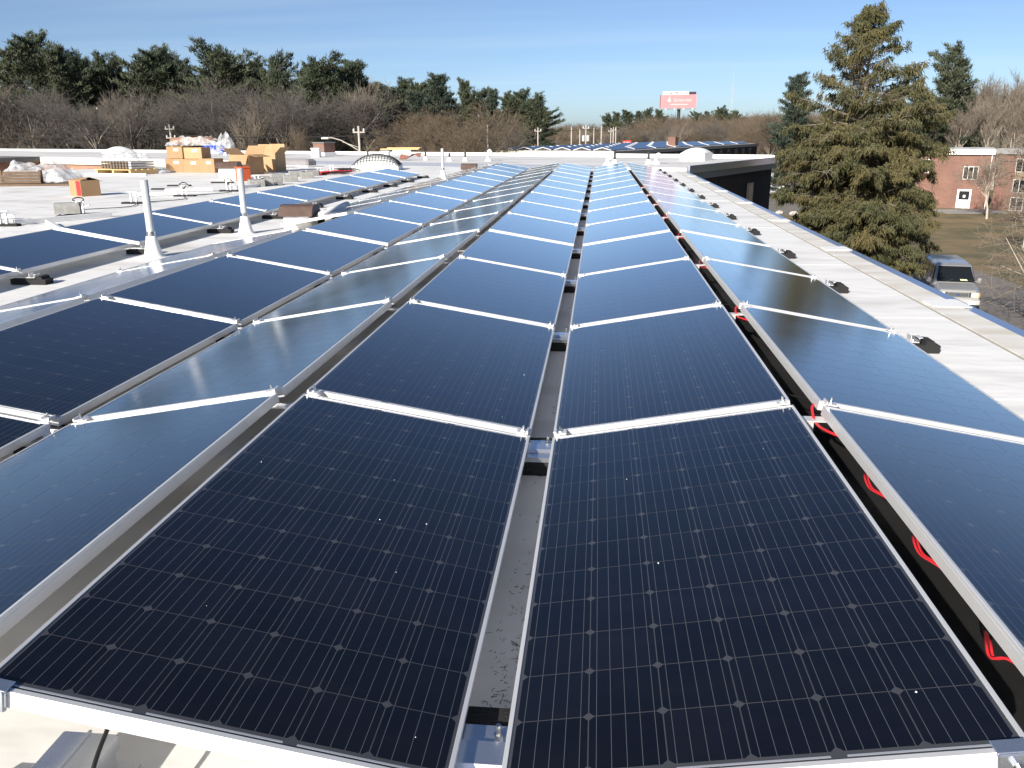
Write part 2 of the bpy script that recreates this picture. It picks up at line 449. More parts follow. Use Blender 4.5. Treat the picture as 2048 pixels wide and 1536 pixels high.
# the membrane: a grid with very slight undulation so that it does not lie like a plate
nx, ny = 70, 100
def clip_grid():
    mb = MB()
    mb.prism([(x, y) for x, y in main_poly], -0.35, 0.0)
    return mb
roof = S(clip_grid(), 'roof_membrane', M_ROOF)
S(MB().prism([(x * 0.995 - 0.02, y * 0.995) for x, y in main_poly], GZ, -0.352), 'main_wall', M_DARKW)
# right hand edge: separate strip with a lap, drip edge and clean patches
S(MB().prism([(2.86, -9), (3.10, -9), (3.10, 28.55), (2.86, 28.55)], 0.0005, 0.010), 'edge_strip', M_EDGE)
S(MB().prism([(2.835, -9), (2.853, -9), (2.853, 28.5), (2.835, 28.5)], 0.0005, 0.0045), 'lap_sealant_line', mat('grey_lap_sealant', (0.36, 0.35, 0.33), 0.7))
e = MB().add([(3.102, -9, 0.006), (3.19, -9, 0.012), (3.19, 28.6, 0.012), (3.102, 28.6, 0.006), (3.19, -9, -0.20), (3.19, 28.6, -0.20), (3.102, -9, -0.20), (3.102, 28.6, -0.20)],
             [(0, 1, 2, 3), (1, 4, 5, 2), (4, 6, 7, 5), (6, 0, 3, 7), (0, 6, 4, 1), (3, 2, 5, 7)])
S(e, 'drip_edge', M_COPING)
for yy in (2.35, 5.62, 8.9, 12.17, 15.45, 18.7, 22.0, 25.2):
    mb = MB()
    mb.prism([(2.875, yy - 0.13), (3.13, yy - 0.17), (3.165, yy - 0.15), (3.165, yy + 0.15), (3.13, yy + 0.17), (2.875, yy + 0.12)], 0.0125, 0.018)
    S(mb, 'membrane_patch', M_PATCH)
# faint transverse laps on the membrane strip right of the panels
for yy in (3.1, 5.1, 7.7, 11.2, 16.0, 21.5):
    S(MB().prism([(2.18, yy), (2.83, yy + 0.03), (2.83, yy + 0.06), (2.18, yy + 0.028)], 0.0004, 0.0022), 'membrane_lap', M_ROOF)
for xx in (-7.2, -9.0, -10.8, -12.6, -14.4, -16.2, -18.0):
    S(MB().prism([(xx, -8.5), (xx + 0.05, -8.5), (xx + 0.05, 25), (xx, 25)], 0.0004, 0.0025), 'membrane_lap', M_ROOF)
# angled wing behind, its roof a small step higher
WT = 0.10
S(MB().prism([W2(0.1, 0.02), W2(0.1, 10.4), W2(-75, 10.4), W2(-75, 0.02)], -0.3, WT), 'wing_roof', M_ROOF2)
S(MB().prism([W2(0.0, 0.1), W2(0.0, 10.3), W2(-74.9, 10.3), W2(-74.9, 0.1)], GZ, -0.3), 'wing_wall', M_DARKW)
S(MB().prism([W2(0.16, 0.0), W2(0.16, 10.45), W2(0.1, 10.45), W2(0.1, 0.0)], -0.32, WT + 0.05), 'wing_fascia', M_FASC)
S(MB().prism([W2(0.22, 0.0), W2(0.22, 10.5), W2(0.161, 10.5), W2(0.161, 0.0)], -0.08, WT + 0.08), 'wing_gravel_stop', M_COPING)
S(MB().prism([W2(0.05, 10.402), W2(0.05, 10.62), W2(-75, 10.62), W2(-75, 10.402)], -0.3, WT + 0.16), 'back_parapet', M_ROOF2)
S(MB().prism([W2(-3.2, -0.02), W2(-3.2, -0.10), W2(-19.2, -0.10), W2(-19.2, -0.02)], 0.001, WT + 0.035), 'shade_tinted_curb', M_CURB)
S(MB().prism([W2(-19.4, -0.03), W2(-19.4, -0.1), W2(-41, -0.1), W2(-41, -0.03)], -0.28, WT - 0.01), 'cream_fascia', M_CREAM)
S(MB().prism([W2(-19.4, 0.09), W2(-19.4, 0.03), W2(-41, 0.03), W2(-41, 0.09)], GZ, -0.29), 'brick_wall', M_BRICKT)
for a in (-31.5, -28.8, -24.6, -36.2):
    w = S(MB().prism([W2(a, 0.02), W2(a, -0.04), W2(a - 1.6, -0.04), W2(a - 1.6, 0.02)], -2.0, -0.62), 'window', M_WINF)
    for k in range(3):
        a0 = a - 0.1 - k * 0.5
        S(MB().prism([W2(a0, -0.042), W2(a0, -0.06), W2(a0 - 0.4, -0.06), W2(a0 - 0.4, -0.042)], -1.9, -0.72), 'pane', M_GLASS, parent=w)
# short return block at the far left with a shaded side
S(MB().prism([W2(-41.2, 0.0), W2(-41.2, -2.6), W2(-52, -2.6), W2(-52, 0.0)], GZ, -0.18), 'return_wall', M_BRICKT)
S(MB().prism([W2(-41.1, 0.0), W2(-41.1, -2.7), W2(-52, -2.7), W2(-52, 0.0)], -0.175, WT + 0.02), 'return_roof', mat('grey_gravel_roof', (0.2, 0.2, 0.2), 0.9, var=0.5, vscale=2))
# end wall of the wing: one narrow window with a pale surround
w = S(MB().prism([W2(0.03, 6.9), W2(0.07, 6.9), W2(0.07, 7.65), W2(0.03, 7.65)], -1.95, -0.78), 'window', mat('grey_window_surround', (0.35, 0.34, 0.31), 0.6))
S(MB().prism([W2(0.072, 7.05), W2(0.085, 7.05), W2(0.085, 7.5), W2(0.072, 7.5)], -1.85, -0.88), 'pane', mat('pane_with_painted_reflection', (0.36, 0.3, 0.17), 0.3), parent=w)  # bright reflection painted into the pane colour

# ------------------------------------------------------------------ solar panels
TILT = 0.1714; PW, PL, FH = 0.992, 1.98, 0.040
GV, GR = 0.096, 0.1185
ZL = 0.13
cw, sw = PW * math.cos(TILT), PW * math.sin(TILT)
SEAM = lambda k: 2.0412 * k + (0.097 if k > 4 else 0) + (0.097 if k > 11 else 0)
def frame_mesh():
    hx, hy, fx, fy = PW / 2, PL / 2, 0.011, 0.014
    rings = [(hx - fx, hy - fy, -0.005), (hx - fx, hy - fy, -0.0006), (hx - fx + 0.0006, hy - fy + 0.0006, 0), (hx - 0.0016, hy - 0.0016, 0), (hx, hy, -0.0016), (hx, hy, -0.010),
             (hx - 0.0008, hy - 0.0008, -0.0108), (hx, hy, -0.0116), (hx, hy, -FH), (hx - 0.028, hy - 0.028, -FH), (hx - 0.028, hy - 0.028, -FH + 0.002), (hx - 0.002, hy - 0.002, -FH + 0.002), (hx - 0.002, hy - 0.002, -0.006)]
    vs, fs = [], []
    for a, b, z in rings:
        vs += [(-a, -b, z), (a, -b, z), (a, b, z), (-a, b, z)]
    for k in range(len(rings) - 1):
        for i in range(4):
            j = (i + 1) % 4
            fs.append((4 * k + i, 4 * k + j, 4 * k + 4 + j, 4 * k + 4 + i))
    mb = MB(); mb.add(vs, fs)
    return mb.mesh('frame', M_ALU)
CPX, CPY, CS, CH = 0.1595, 0.1592, 0.1566, 0.0108
def cell_poly(cx, cy):
    h, c = CS / 2, CH
    return [(cx - h + c, cy - h), (cx + h - c, cy - h), (cx + h, cy - h + c), (cx + h, cy + h - c), (cx + h - c, cy + h), (cx - h + c, cy + h), (cx - h, cy + h - c), (cx - h, cy - h + c)]
def cell_mesh(centers, name):
    mb = MB(); us = []
    for cx, cy in centers:
        p = cell_poly(cx, cy); k = len(p)
        mb.add([(x, y, 0) for x, y in p] + [(x, y, -0.0006) for x, y in p], [tuple(range(k))] + [(i, k + i, k + (i + 1) % k, (i + 1) % k) for i in range(k)])
        us += [(x - cx, y - cy) for x, y in p] * 2
    me = mb.mesh(name, M_CELL)
    me.materials.append(M_CELLEDGE)
    for p_ in me.polygons:
        p_.material_index = 0 if len(p_.vertices) == 8 else 1
    uvl = me.uv_layers.new(name='UVMap')
    for lp in me.loops:
        uvl.data[lp.index].uv = us[lp.vertex_index]
    return me
cell_centers = [((i - 2.5) * CPX, (j - 5.5) * CPY) for j in range(12) for i in range(6)]
ME_FRAME = frame_mesh()
ME_LAM = MB().box((0, 0, -0.0050), (PW - 0.019, PL - 0.025, 0.005)).mesh('glass_laminate', M_SHEET)
ME_BACK = MB().box((0, 0, -0.0102), (PW - 0.02, PL - 0.026, 0.003)).mesh('bounce_sheet', M_BACK)  # unseen white sheet added to bounce light into the gutters
ME_CELL = cell_mesh([(0, 0)], 'solar_cell')
ME_CELLS = cell_mesh(cell_centers, 'solar_cells')
ME_RIB = MB().box((0, 0, 0), (2 * CPX - 0.03, 0.005, 0.0006)).mesh('bus_ribbon', M_RIB)
mc = MB(); mc.bbox((0, 0, 0.005), (0.05, 0.052, 0.006), 0.002); mc.box((-0.02, 0, 0.012), (0.006, 0.05, 0.010))
ME_CLAMP = mc.mesh('clamp', M_ALU)
mb_ = MB(); mb_.tube((0, 0, 0.006), (0, 0, 0.013), 0.0095, n=6); mb_.tube((0, 0, 0.012), (0, 0, 0.032), 0.0045, n=8)
ME_BOLT = mb_.mesh('bolt', M_STEEL)
xE_R = -1.5 * GV - 2 * cw - GR; xE_L = xE_R - cw
xD_L = -GV / 2 - 2 * cw - GR
COLS = {  # name: (low edge / left x, high side, rows, description)
    'A': (-GV / 2 - cw, 'L', range(1, 15), 'left of the middle gutter'),
    'B': (GV / 2, 'R', range(1, 15), 'right of the middle gutter'),
    'C': (GV / 2 + cw + GR, 'L', range(1, 15), 'in the rightmost row'),
    'D': (xD_L, 'R', range(1, 15), 'in second row left of middle gutter'),
    'E': (xE_L, 'L', range(1, 15), 'in third row left of middle gutter'),
    'F': (xE_L - GR - cw, 'R', [1, 2, 3, 4, 6, 7, 8, 9, 10, 11, 12, 13, 14], 'in the silvery row beside the vent pipes'),
    'G': (-5.28 - cw, 'L', range(2, 13), 'in the far left row beyond the pipes'),
}
for cn, (x0, high, rows, desc) in COLS.items():
    s = 1 if high == 'L' else -1
    rows = list(rows)
    for ri, k in enumerate(rows):
        y = SEAM(k) - PL / 2 - 0.0306 + (-0.0 if k not in (5, 12) else 0.0)
        xc, zc_ = x0 + cw / 2, ZL + sw / 2
        jit = rnd.uniform(-0.0012, 0.0012)
        wherew = 'nearest the camera' if ri == 0 else ('at the far end' if ri == len(rows) - 1 else ordw(ri) + ' from the camera')
        p = thing('solar_module', (xc, y, zc_), 'framed solar panel %s, %s' % (desc, wherew), 'solar panel', 'solar panels in tilted rows on the roof')
        p.rotation_euler = (0, s * TILT + jit, 0)
        link('frame', ME_FRAME, p)
        lam = link('glass_laminate', ME_LAM, p)
        link('bounce_sheet', ME_BACK, p)
        if cn in 'ABCDE' and k <= 4:
            for cx, cy in cell_centers:
                link('solar_cell', ME_CELL, lam, (cx, cy, -0.0022))
        else:
            o = link('solar_cells', ME_CELLS, lam, (0, 0, -0.0022)); o['kind'] = 'stuff'
        if k <= 3:
            for sy in (-1, 1):
                for i in range(3):
                    link('bus_ribbon', ME_RIB, lam, ((i - 1) * 2 * CPX, sy * 0.9665, -0.0023))
        if k <= 7 and k not in (4, 11):
            for sx in (-1, 1):
                c = link('clamp', ME_CLAMP, p, (sx * (PW / 2 - 0.035), PL / 2 + 0.030, 0.0))
                if sx > 0: c.rotation_euler = (0, 0, math.pi)
                link('bolt', ME_BOLT, c)
        if k == 1:
            sx = 1 if high == 'R' else -1
            c = link('end_clamp', MB().bbox((0, -0.006, -0.018), (0.06, 0.012, 0.046), 0.003).bbox((0, 0.010, 0.0045), (0.06, 0.034, 0.004), 0.001).mesh('end_clamp', M_GALV), p, (sx * (PW / 2 - 0.04), -PL / 2 - 0.001, 0))
            link('bolt', MB().tube((0, -0.012, -0.014), (0, -0.022, -0.014), 0.010, n=6).tube((0, -0.012, -0.014), (0, -0.034, -0.014), 0.005, n=8).mesh('bolt', M_STEEL), c)

# ------------------------------------------------------------------ feet under the panels
pad1 = MB().bbox((0, 0, 0.030), (0.34, 0.30, 0.060), 0.012); ME_PAD = pad1.mesh('rubber_pad', M_RUB)
br = MB()
prof = [(-0.10, 0.0), (-0.10, 0.018), (-0.045, 0.018), (-0.035, 0.030), (0.035, 0.030), (0.045, 0.018), (0.10, 0.018), (0.10, 0.0)]
def folded(prof, x0, x1, t=0.003):
    mb = MB(); n = len(prof)
    vs = [(x0, y, z) for y, z in prof] + [(x1, y, z) for y, z in prof] + [(x0, y, z - t) for y, z in prof] + [(x1, y, z - t) for y, z in prof]
    fs = []
    for i in range(n - 1):
        fs.append((i, n + i, n + i + 1, i + 1)); fs.append((2 * n + i + 1, 3 * n + i + 1, 3 * n + i, 2 * n + i))
        fs.append((i, i + 1, 2 * n + i + 1, 2 * n + i)); fs.append((n + i + 1, n + i, 3 * n + i, 3 * n + i + 1))
    return mb.add(vs, fs)
ME_BRK = folded(prof, -0.16, 0.16).mesh('bracket', M_GALV)
ME_FBOLT = MB().tube((0, 0, 0), (0, 0, 0.012), 0.011, n=6).tube((0, 0, 0.010), (0, 0, 0.035), 0.006, n=8).mesh('bolt', M_STEEL)
def foot(x, y, label, group, dy=0.0):
    t = thing('mounting_foot', (x, y, 0), label, 'mounting foot', group)
    link('rubber_pad', ME_PAD, t, (0, 0.02, 0.001))
    b = link('bracket', ME_BRK, t, (0, -0.03, 0.064))
    link('bolt', ME_FBOLT, b, (0.03, 0.06, 0.018))
    return t
for k in range(0, 14):
    y = SEAM(k) - 0.02 if k else 0.20
    foot(-0.005, y, 'black foot with shiny bracket in the middle gutter, %s' % ('nearest the camera' if k == 0 else ordw(k) + ' from the camera'), 'feet in the middle gutter')
for k in range(1, 7):
    foot((xD_L + xE_R) / 2, SEAM(k) - 0.02, 'black foot with shiny bracket in the left gutter, %s from the camera' % ordw(k - 1), 'feet in the left gutter')
# feet that stick out beside the low edges (right row, far left row)
ep = MB()
ep.add([(x, y, z) for y in (-0.075, 0.075) for x, z in ((-0.24, 0.001), (0.19, 0.001), (0.195, 0.056), (0.16, 0.060), (0.145, 0.088), (0.095, 0.092), (0.080, 0.060), (-0.24, 0.060))],
       [(0, 1, 2, 3, 4, 5, 6, 7)] + [(15, 14, 13, 12, 11, 10, 9, 8)] + [(i, 8 + i, 8 + (i + 1) % 8, (i + 1) % 8) for i in range(8)])
ME_EPAD = ep.mesh('rubber_pad', M_RUB)
zb = MB()
zb.box((-0.15, 0, 0.072), (0.26, 0.09, 0.006)).box((-0.02, 0, 0.094), (0.006, 0.09, 0.050)).box((0.012, 0, 0.072), (0.058, 0.09, 0.005)).box((0.042, 0, 0.088), (0.005, 0.09, 0.037))
zb.box((0.055, 0, 0.105), (0.022, 0.09, 0.005))
ME_ZBR = zb.mesh('bracket', M_ALU)
ME_TUBE = MB().tube((0, 0.02, 0.10), (0.035, -0.05, 0.085), 0.012, n=10).tube((0, 0, 0.06), (0, 0, 0.11), 0.006, n=8).mesh('bolt', M_STEEL)
def edge_foot(x, y, label, group):
    t = thing('mounting_foot', (x, y, 0), label, 'mounting foot', group)
    t.scale = (0.82, 0.82, 0.9)
    link('rubber_pad', ME_EPAD, t)
    b = link('bracket', ME_ZBR, t)
    link('bolt', ME_TUBE, b, (0.012, 0.0, 0))
    return t
xCR = GV / 2 + 2 * cw + GR
for k in range(1, 15):
    edge_foot(xCR + 0.11, SEAM(k) + 0.02, 'black foot sticking out of the rightmost row, %s' % (ordw(k - 1) + ' from the camera'), 'feet along the rightmost row')
for k in range(2, 13):
    edge_foot(-5.28 + 0.11, SEAM(k) + 0.02, 'black foot sticking out of the far left row, %s from the camera' % ordw(k - 2), 'feet along the far left row')
# ridge supports
ME_POST = MB().box((0, 0, 0.115), (0.045, 0.05, 0.23)).box((0, 0, 0.232), (0.17, 0.06, 0.006)).mesh('post', M_ALU)
ME_RPAD = MB().bbox((0, 0, 0.02), (0.30, 0.30, 0.036), 0.01).mesh('rubber_pad', M_RUB)
for cname, xr in (('right', GV / 2 + cw + GR / 2), ('left', -GV / 2 - cw - GR / 2)):
    for k in range(1, 9):
        t = thing('ridge_support', (xr, SEAM(k) - 0.03, 0.004), 'aluminium post under the %s ridge gap, %s from the camera' % (cname, ordw(k - 1)), 'support post', 'supports under the %s ridge' % cname)
        link('rubber_pad', ME_RPAD, t); link('post', ME_POST, t, (0, 0, 0.002))
# black sheet under the right ridge
sheet = MB(); n_ = 60
vs, fs = [], []
for i in range(n_ + 1):
    yy = -0.4 + i * 0.5
    for j in range(9):
        xx = 0.55 + j * 0.16
        vs.append((xx, yy, 0.006 + 0.010 * abs(math.sin(i * 2.1 + j * 1.3)) * abs(math.sin(i * 0.7 + j))))
for i in range(n_):
    for j in range(8):
        a = i * 9 + j
        fs.append((a, a + 1, a + 10, a + 9))
tag(sheet.add(vs, fs).build('slip_sheet', M_BLACKS, smooth=True), 'wrinkled black sheet lying in the dark gap under the right ridge', 'sheet')
# red cables hung below the right ridge
def wob(pts, seed):
    rr = random.Random(seed)
    return [(a + rr.uniform(-.004, .004), b, c + rr.uniform(-.004, .004)) for a, b, c in pts]
xr = GV / 2 + cw + GR
def cable(name, pts, r, m, label, cat, seed=0, parts=1):
    # smooth through control points (Catmull-Rom)
    P = [Vector(p) for p in pts]; P = [P[0]] + P + [P[-1]]
    out = []
    for i in range(1, len(P) - 2):
        for k in range(7):
            t = k / 7
            out.append(0.5 * ((2 * P[i]) + (-P[i - 1] + P[i + 1]) * t + (2 * P[i - 1] - 5 * P[i] + 4 * P[i + 1] - P[i + 2]) * t * t + (-P[i - 1] + 3 * P[i] - 3 * P[i + 1] + P[i + 2]) * t ** 3))
    out.append(P[-2])
    return tag(MB().path(out, r).build(name, m, smooth=True), label, cat)
zc0 = ZL + sw - FH
for q, (y0, y1, dz, lb) in enumerate(((1.22, 1.44, 0.012, 'farthest of the three'), (0.78, 0.98, 0.010, 'middle one of the three'), (0.36, 0.50, 0.030, 'nearest of the three'))):
    for w in range(2):
        e = w * 0.009
        cable('red_cable', [(xr + 0.05, y0 - 0.10, zc0 - 0.02), (xr + 0.012 - e, y0 + 0.02, zc0 - 0.012), (xr - 0.006 - e, (y0 + y1) / 2, zc0 - dz - 0.010), (xr + 0.004 - e, y1 - 0.02, zc0 - dz - 0.004), (xr + 0.05, y1 + 0.10, zc0 - dz - 0.05)], 0.0036, M_CABR,
              'red cable peeping from under the near ridge frame, %s, %s strand' % (lb, ('inner', 'outer')[w]), 'cable')
xr = GV / 2 + cw + GR
for k in range(1, 9):
    y = SEAM(k)
    cable('red_cable', [(xr + 0.09, y - 0.32, zc0 - 0.02), (xr - 0.004, y - 0.20, zc0 - 0.018), (xr - 0.028, y - 0.06, zc0 - 0.028), (xr - 0.022, y + 0.05, zc0 + 0.004), (xr + 0.03, y + 0.16, zc0 - 0.01)], 0.006 if k < 3 else 0.0045, M_CABR,
          'loop of red cable beside the %s seam along the right ridge gap' % ordw(k - 1), 'cable')
for q, (y0, y1) in enumerate(((2.3, 3.2), (4.4, 5.3))):
    cable('black_cable', [(xr + 0.03, y0, zc0 - 0.03), (xr - 0.05, y0 + 0.3, zc0 - 0.10), (xr - 0.07, y0 + 0.5, 0.05), (xr - 0.03, y1, 0.03)], 0.004, M_CABB, 'thin black cable dropping onto the black sheet, %s along the gap' % ('nearer' if q == 0 else 'farther'), 'cable')
# dark needles blown into the middle gutter
rr = random.Random(3); lit = MB()
for i in range(190):
    y = rr.choice((rr.gauss(0.46, 0.04), rr.gauss(0.62, 0.07), rr.gauss(0.9, 0.2), rr.uniform(0.3, 1.9), rr.uniform(2.2, 5.5)))
    x = max(-0.075, min(0.075, rr.gauss(0.012, 0.030))); a = rr.uniform(0, 6.28); L = rr.uniform(0.004, 0.020); cv = rr.uniform(-1.6, 1.6)
    p0 = (x, y, 0.0016); p1 = (x + math.cos(a) * L / 2, y + math.sin(a) * L / 2, 0.003); p2 = (p1[0] + math.cos(a + cv) * L / 2, p1[1] + math.sin(a + cv) * L / 2, 0.0016)
    lit.path([p0, p1, p2], rr.uniform(0.0004, 0.0010), n=4)
tag(lit.build('needle_litter', M_LEAFLIT), 'dark dry needles scattered on the white membrane of the middle gutter', 'litter', kind='stuff')

cr = MB(); rr = random.Random(12)
for i in range(16):
    sd = rr.choice((-1, 1)); v_ = rr.uniform(0.08, 0.9) ; y = 0.1 + 3.8 * rr.random() ** 1.6
    x = sd * (GV / 2 + v_ * cw); z = ZL + v_ * sw - 0.0015; r = rr.choice((0.0008, 0.001, 0.0012, 0.0018))
    cr.box((x, y, z + r * 0.4), (r * 2, r * 1.5, r), rz=rr.uniform(0, 3), ry=-sd * TILT, taper=0.6)
tag(cr.build('snow_crumbs', mat('snow', (0.8, 0.82, 0.85), 0.6)), 'tiny white crumbs of snow scattered on the two nearest panel rows', 'snow', kind='stuff')

# things below the front frame, bottom left of the view
t = thing('front_bracket', (-0.885, 0.055, 0.0), 'shiny folded bracket block below the front frame of the nearest left panel', 'bracket')
link('block', MB().bbox((0, 0, 0.075), (0.13, 0.20, 0.035), 0.003).bbox((0, 0.0, 0.035), (0.115, 0.18, 0.044), 0.003).box((0, 0, 0.0955), (0.006, 0.20, 0.005)).mesh('block', M_GALV), t)
link('foot_plate', MB().bbox((0, -0.02, 0.006), (0.20, 0.26, 0.010), 0.002).mesh('foot_plate', M_ALU), t)
link('rail', MB().box((0.35, 0.02, 0.012), (1.1, 0.06, 0.022)).mesh('rail', M_ALU), t)
cable('black_cable', [(-0.80, 0.10, 0.16), (-0.77, -0.02, 0.13), (-0.72, -0.08, 0.06), (-0.68, -0.14, 0.02), (-0.5, -0.25, 0.01)], 0.005, M_CABB, 'black cable hanging below the front frame at the bottom left', 'cable')
cable('cable_tie', [(-0.66, -0.09, 0.085), (-0.665, -0.11, 0.05), (-0.67, -0.13, 0.02)], 0.002, M_WHITE, 'thin pale cable tie standing up beside the front black cable', 'cable tie')
t = thing('floor_rail', (-0.95, -0.22, 0), 'dark grooved rail lying on the membrane at the bottom left corner', 'rail')
link('rail', MB().box((0, 0, 0.022), (0.5, 0.11, 0.04), rz=-0.1).box((0, -0.02, 0.045), (0.5, 0.012, 0.006), rz=-0.1).box((0, 0.02, 0.045), (0.5, 0.012, 0.006), rz=-0.1).mesh('rail', mat('dark_grey_metal', (0.10, 0.10, 0.105), 0.4, metal=0.6)), t)
#@@PART2@@
# ------------------------------------------------------------------ vents and pipes on the roof
def vent_pipe(x, y, h, r, label, boot=0.108, group='vent pipes between the panel rows', m=None):
    t = thing('vent_pipe', (x, y, 0), label, 'vent pipe', group)
    link('pipe', MB().lathe([(r, 0.02), (r, h), (r * 0.8, h + 0.002), (r * 0.8, h - 0.1)], n=18).mesh('pipe', m or M_PVC, True), t)
    link('boot', MB().lathe([(boot * 1.35, 0.001), (boot * 1.05, 0.012), (boot * 0.9, 0.05), (r * 1.5, 0.19), (r * 1.35, 0.24), (r * 1.02, 0.245)], n=22).mesh('boot', M_PATCH, True), t)
    link('hose_clamp', MB().lathe([(r * 1.12, 0.245), (r * 1.12, 0.295), (r * 1.0, 0.296)], n=18).mesh('hose_clamp', M_STEEL), t)
    return t
vent_pipe(-4.93, 7.95, 0.875, 0.043, 'tall grey vent pipe with white cone boot between the panel rows, nearest of three')
vent_pipe(-4.78, 10.25, 0.90, 0.043, 'tall grey vent pipe with white cone boot beside the big brown hood, middle of three')
vent_pipe(-4.56, 24.7, 0.88, 0.045, 'tall grey vent pipe standing behind the farther panels, farthest of three')

def hood_vent(x, y, L, w, hc, hh, rz, label, curb_m=M_PATCH, group=None):
    t = thing('roof_vent', (x, y, 0), label, 'roof vent', group, rz)
    link('curb', MB().bbox((0, 0, hc / 2 + 0.001), (L * 0.92, w * 0.92, hc), 0.02).mesh('curb', curb_m), t)
    mb = MB(); n = 9
    for sx in (-1, 1): pass
    prof = [(-w * 0.62, hc * 0.96), (-w * 0.66, hc + hh * 0.25), (-w * 0.42, hc + hh * 0.85), (-w * 0.25, hc + hh), (w * 0.25, hc + hh), (w * 0.42, hc + hh * 0.85), (w * 0.66, hc + hh * 0.25), (w * 0.62, hc * 0.96)]
    k = len(prof)
    vs = [(-L * 0.55, a, b) for a, b in prof] + [(L * 0.55, a, b) for a, b in prof]
    mb.add(vs, [tuple(range(k - 1, -1, -1)), tuple(range(k, 2 * k))] + [(i, i + 1, k + i + 1, k + i) for i in range(k - 1)] + [(k - 1, 0, k, 2 * k - 1)])
    link('hood', mb.mesh('hood', M_BROWN), t)
    return t
hood_vent(-4.22, 10.95, 0.46, 0.34, 0.20, 0.15, 0.02, 'big brown hooded vent on a white curb in the gap of the silvery row')
hood_vent(-11.2, 24.3, 0.60, 0.45, 0.36, 0.18, 0.1, 'brown hooded vent on a tall white curb before the open cartons')
hood_vent(-4.45, 29.4, 0.50, 0.4, 0.06, 0.20, 0.0, 'small dark brown roof vent at the far end of the silvery panel row')
# white insulated pipe leading away from the big hood
t = thing('insulated_pipe', (-3.75, 11.6, 0), 'thick white insulated pipe lying in the gap of the silvery panel row', 'pipe')
link('pipe', MB().tube((-0.12, -0.72, 0.20), (-0.28, 1.15, 0.20), 0.052, n=16).mesh('pipe', M_WHITE, True), t)
link('end_cap', MB().lathe([(0.05, 0.0), (0.045, 0.02), (0.02, 0.04)], n=14).mesh('end_cap', M_WHITE, True), t, (-0.28, 1.15, 0.20)).rotation_euler = (R_(-90), 0, 0)
for yy in (-0.5, 0.2, 0.9):
    link('support_block', MB().bbox((-0.2, yy, 0.075), (0.1, 0.08, 0.148), 0.01).mesh('support_block', M_RUB), t)

# small vents on the wing roof
for i, (x, y, h, kind) in enumerate([(-19.8, 49.0, 0.45, 0), (-17.9, 46.6, 0.5, 0), (-17.3, 50.0, 0.5, 0), (-11.4, 41.2, 0.42, 0), (-10.6, 41.6, 0.3, 1), (-7.9, 38.5, 0.4, 0), (-6.5, 37.0, 0.35, 0), (-5.75, 36.8, 0.4, 0),
                                     (-4.7, 36.7, 0.45, 2), (0.53, 31.9, 0.28, 2), (0.82, 33.0, 0.5, 0), (2.12, 32.6, 0.45, 0), (2.42, 32.6, 0.36, 2), (-22.5, 49.3, 0.45, 0), (-15.0, 44.0, 0.42, 1)]):
    t = thing('roof_stack', (x, y, WT), '%s on the wing roof, %s vent from the left' % (('thin dark stack with white boot', 'white box vent', 'white gooseneck vent')[kind], ordw(sorted([-19.8, -17.9, -17.3, -11.4, -10.6, -7.9, -6.5, -5.75, -4.7, .53, .82, 2.12, 2.42, -22.5, -15.0]).index(x))), 'roof vent', 'small vents on the wing roof')
    if kind == 0:
        link('pipe', MB().tube((0, 0, 0.1), (0, 0, h), 0.045, n=10).mesh('pipe', M_WIRE), t)
        link('boot', MB().lathe([(0.14, 0.001), (0.12, 0.05), (0.07, 0.16), (0.045, 0.17)], n=14).mesh('boot', M_PATCH, True), t)
    elif kind == 1:
        link('box', MB().bbox((0, 0, h / 2), (0.42, 0.42, h), 0.03).mesh('box', M_PATCH), t)
        link('cap', MB().bbox((0, 0, h + 0.03), (0.5, 0.5, 0.06), 0.02).mesh('cap', M_WHITE), t)
    else:
        link('pipe', MB().path([(0, 0, 0), (0, 0, h * 0.7), (0.02, -0.03, h * 0.92), (0.08, -0.09, h), (0.13, -0.15, h * 0.9), (0.14, -0.16, h * 0.75)], 0.07, n=10).mesh('pipe', M_WHITE, True), t)
        link('boot', MB().lathe([(0.17, 0.001), (0.15, 0.05), (0.08, 0.12)], n=14).mesh('boot', M_PATCH, True), t)

# skylights
def dome(name, x, y, z, L, w, h, label, mesh_grid=False, rz=0.0, hc=0.15):
    t = thing(name, (x, y, z), label, 'skylight', None, rz)
    link('curb', MB().bbox((0, 0, hc / 2 + 0.001), (L, w, hc), 0.02).mesh('curb', M_PATCH), t)
    n = 14; vs, fs = [], []
    H = lambda a, b: h * (max(0, 1 - a * a) ** 0.62) * (max(0, 1 - b * b) ** 0.62)
    for i in range(n + 1):
        for j in range(n + 1):
            a, b = -1 + 2 * i / n, -1 + 2 * j / n
            vs.append((a * L * 0.49, b * w * 0.49, hc + 0.012 + H(a, b)))
    for i in range(n):
        for j in range(n):
            q = i * (n + 1) + j
            fs.append((q, q + n + 1, q + n + 2, q + 1))
    link('dome', MB().add(vs, fs).mesh('dome', M_DOME, True), t)
    if mesh_grid:
        for i in range(1, 16):
            a = -1 + 2 * i / 16
            link('guard_wire', MB().path([(a * L * 0.5, b * w * 0.5, hc + 0.035 + H(a, b)) for b in [-1 + k / 7 for k in range(15)]], 0.009, n=4).mesh('guard_wire', M_WIRE), t)
        for j in range(1, 12):
            b = -1 + 2 * j / 12
            link('guard_wire', MB().path([(a * L * 0.5, b * w * 0.5, hc + 0.035 + H(a, b)) for a in [-1 + k / 7 for k in range(15)]], 0.009, n=4).mesh('guard_wire', M_WIRE), t)
    return t
dome('skylight', -8.15, 30.6, 0, 1.75, 1.3, 0.40, 'domed skylight under a dark wire guard behind the far left panel row', True, rz=0.1)
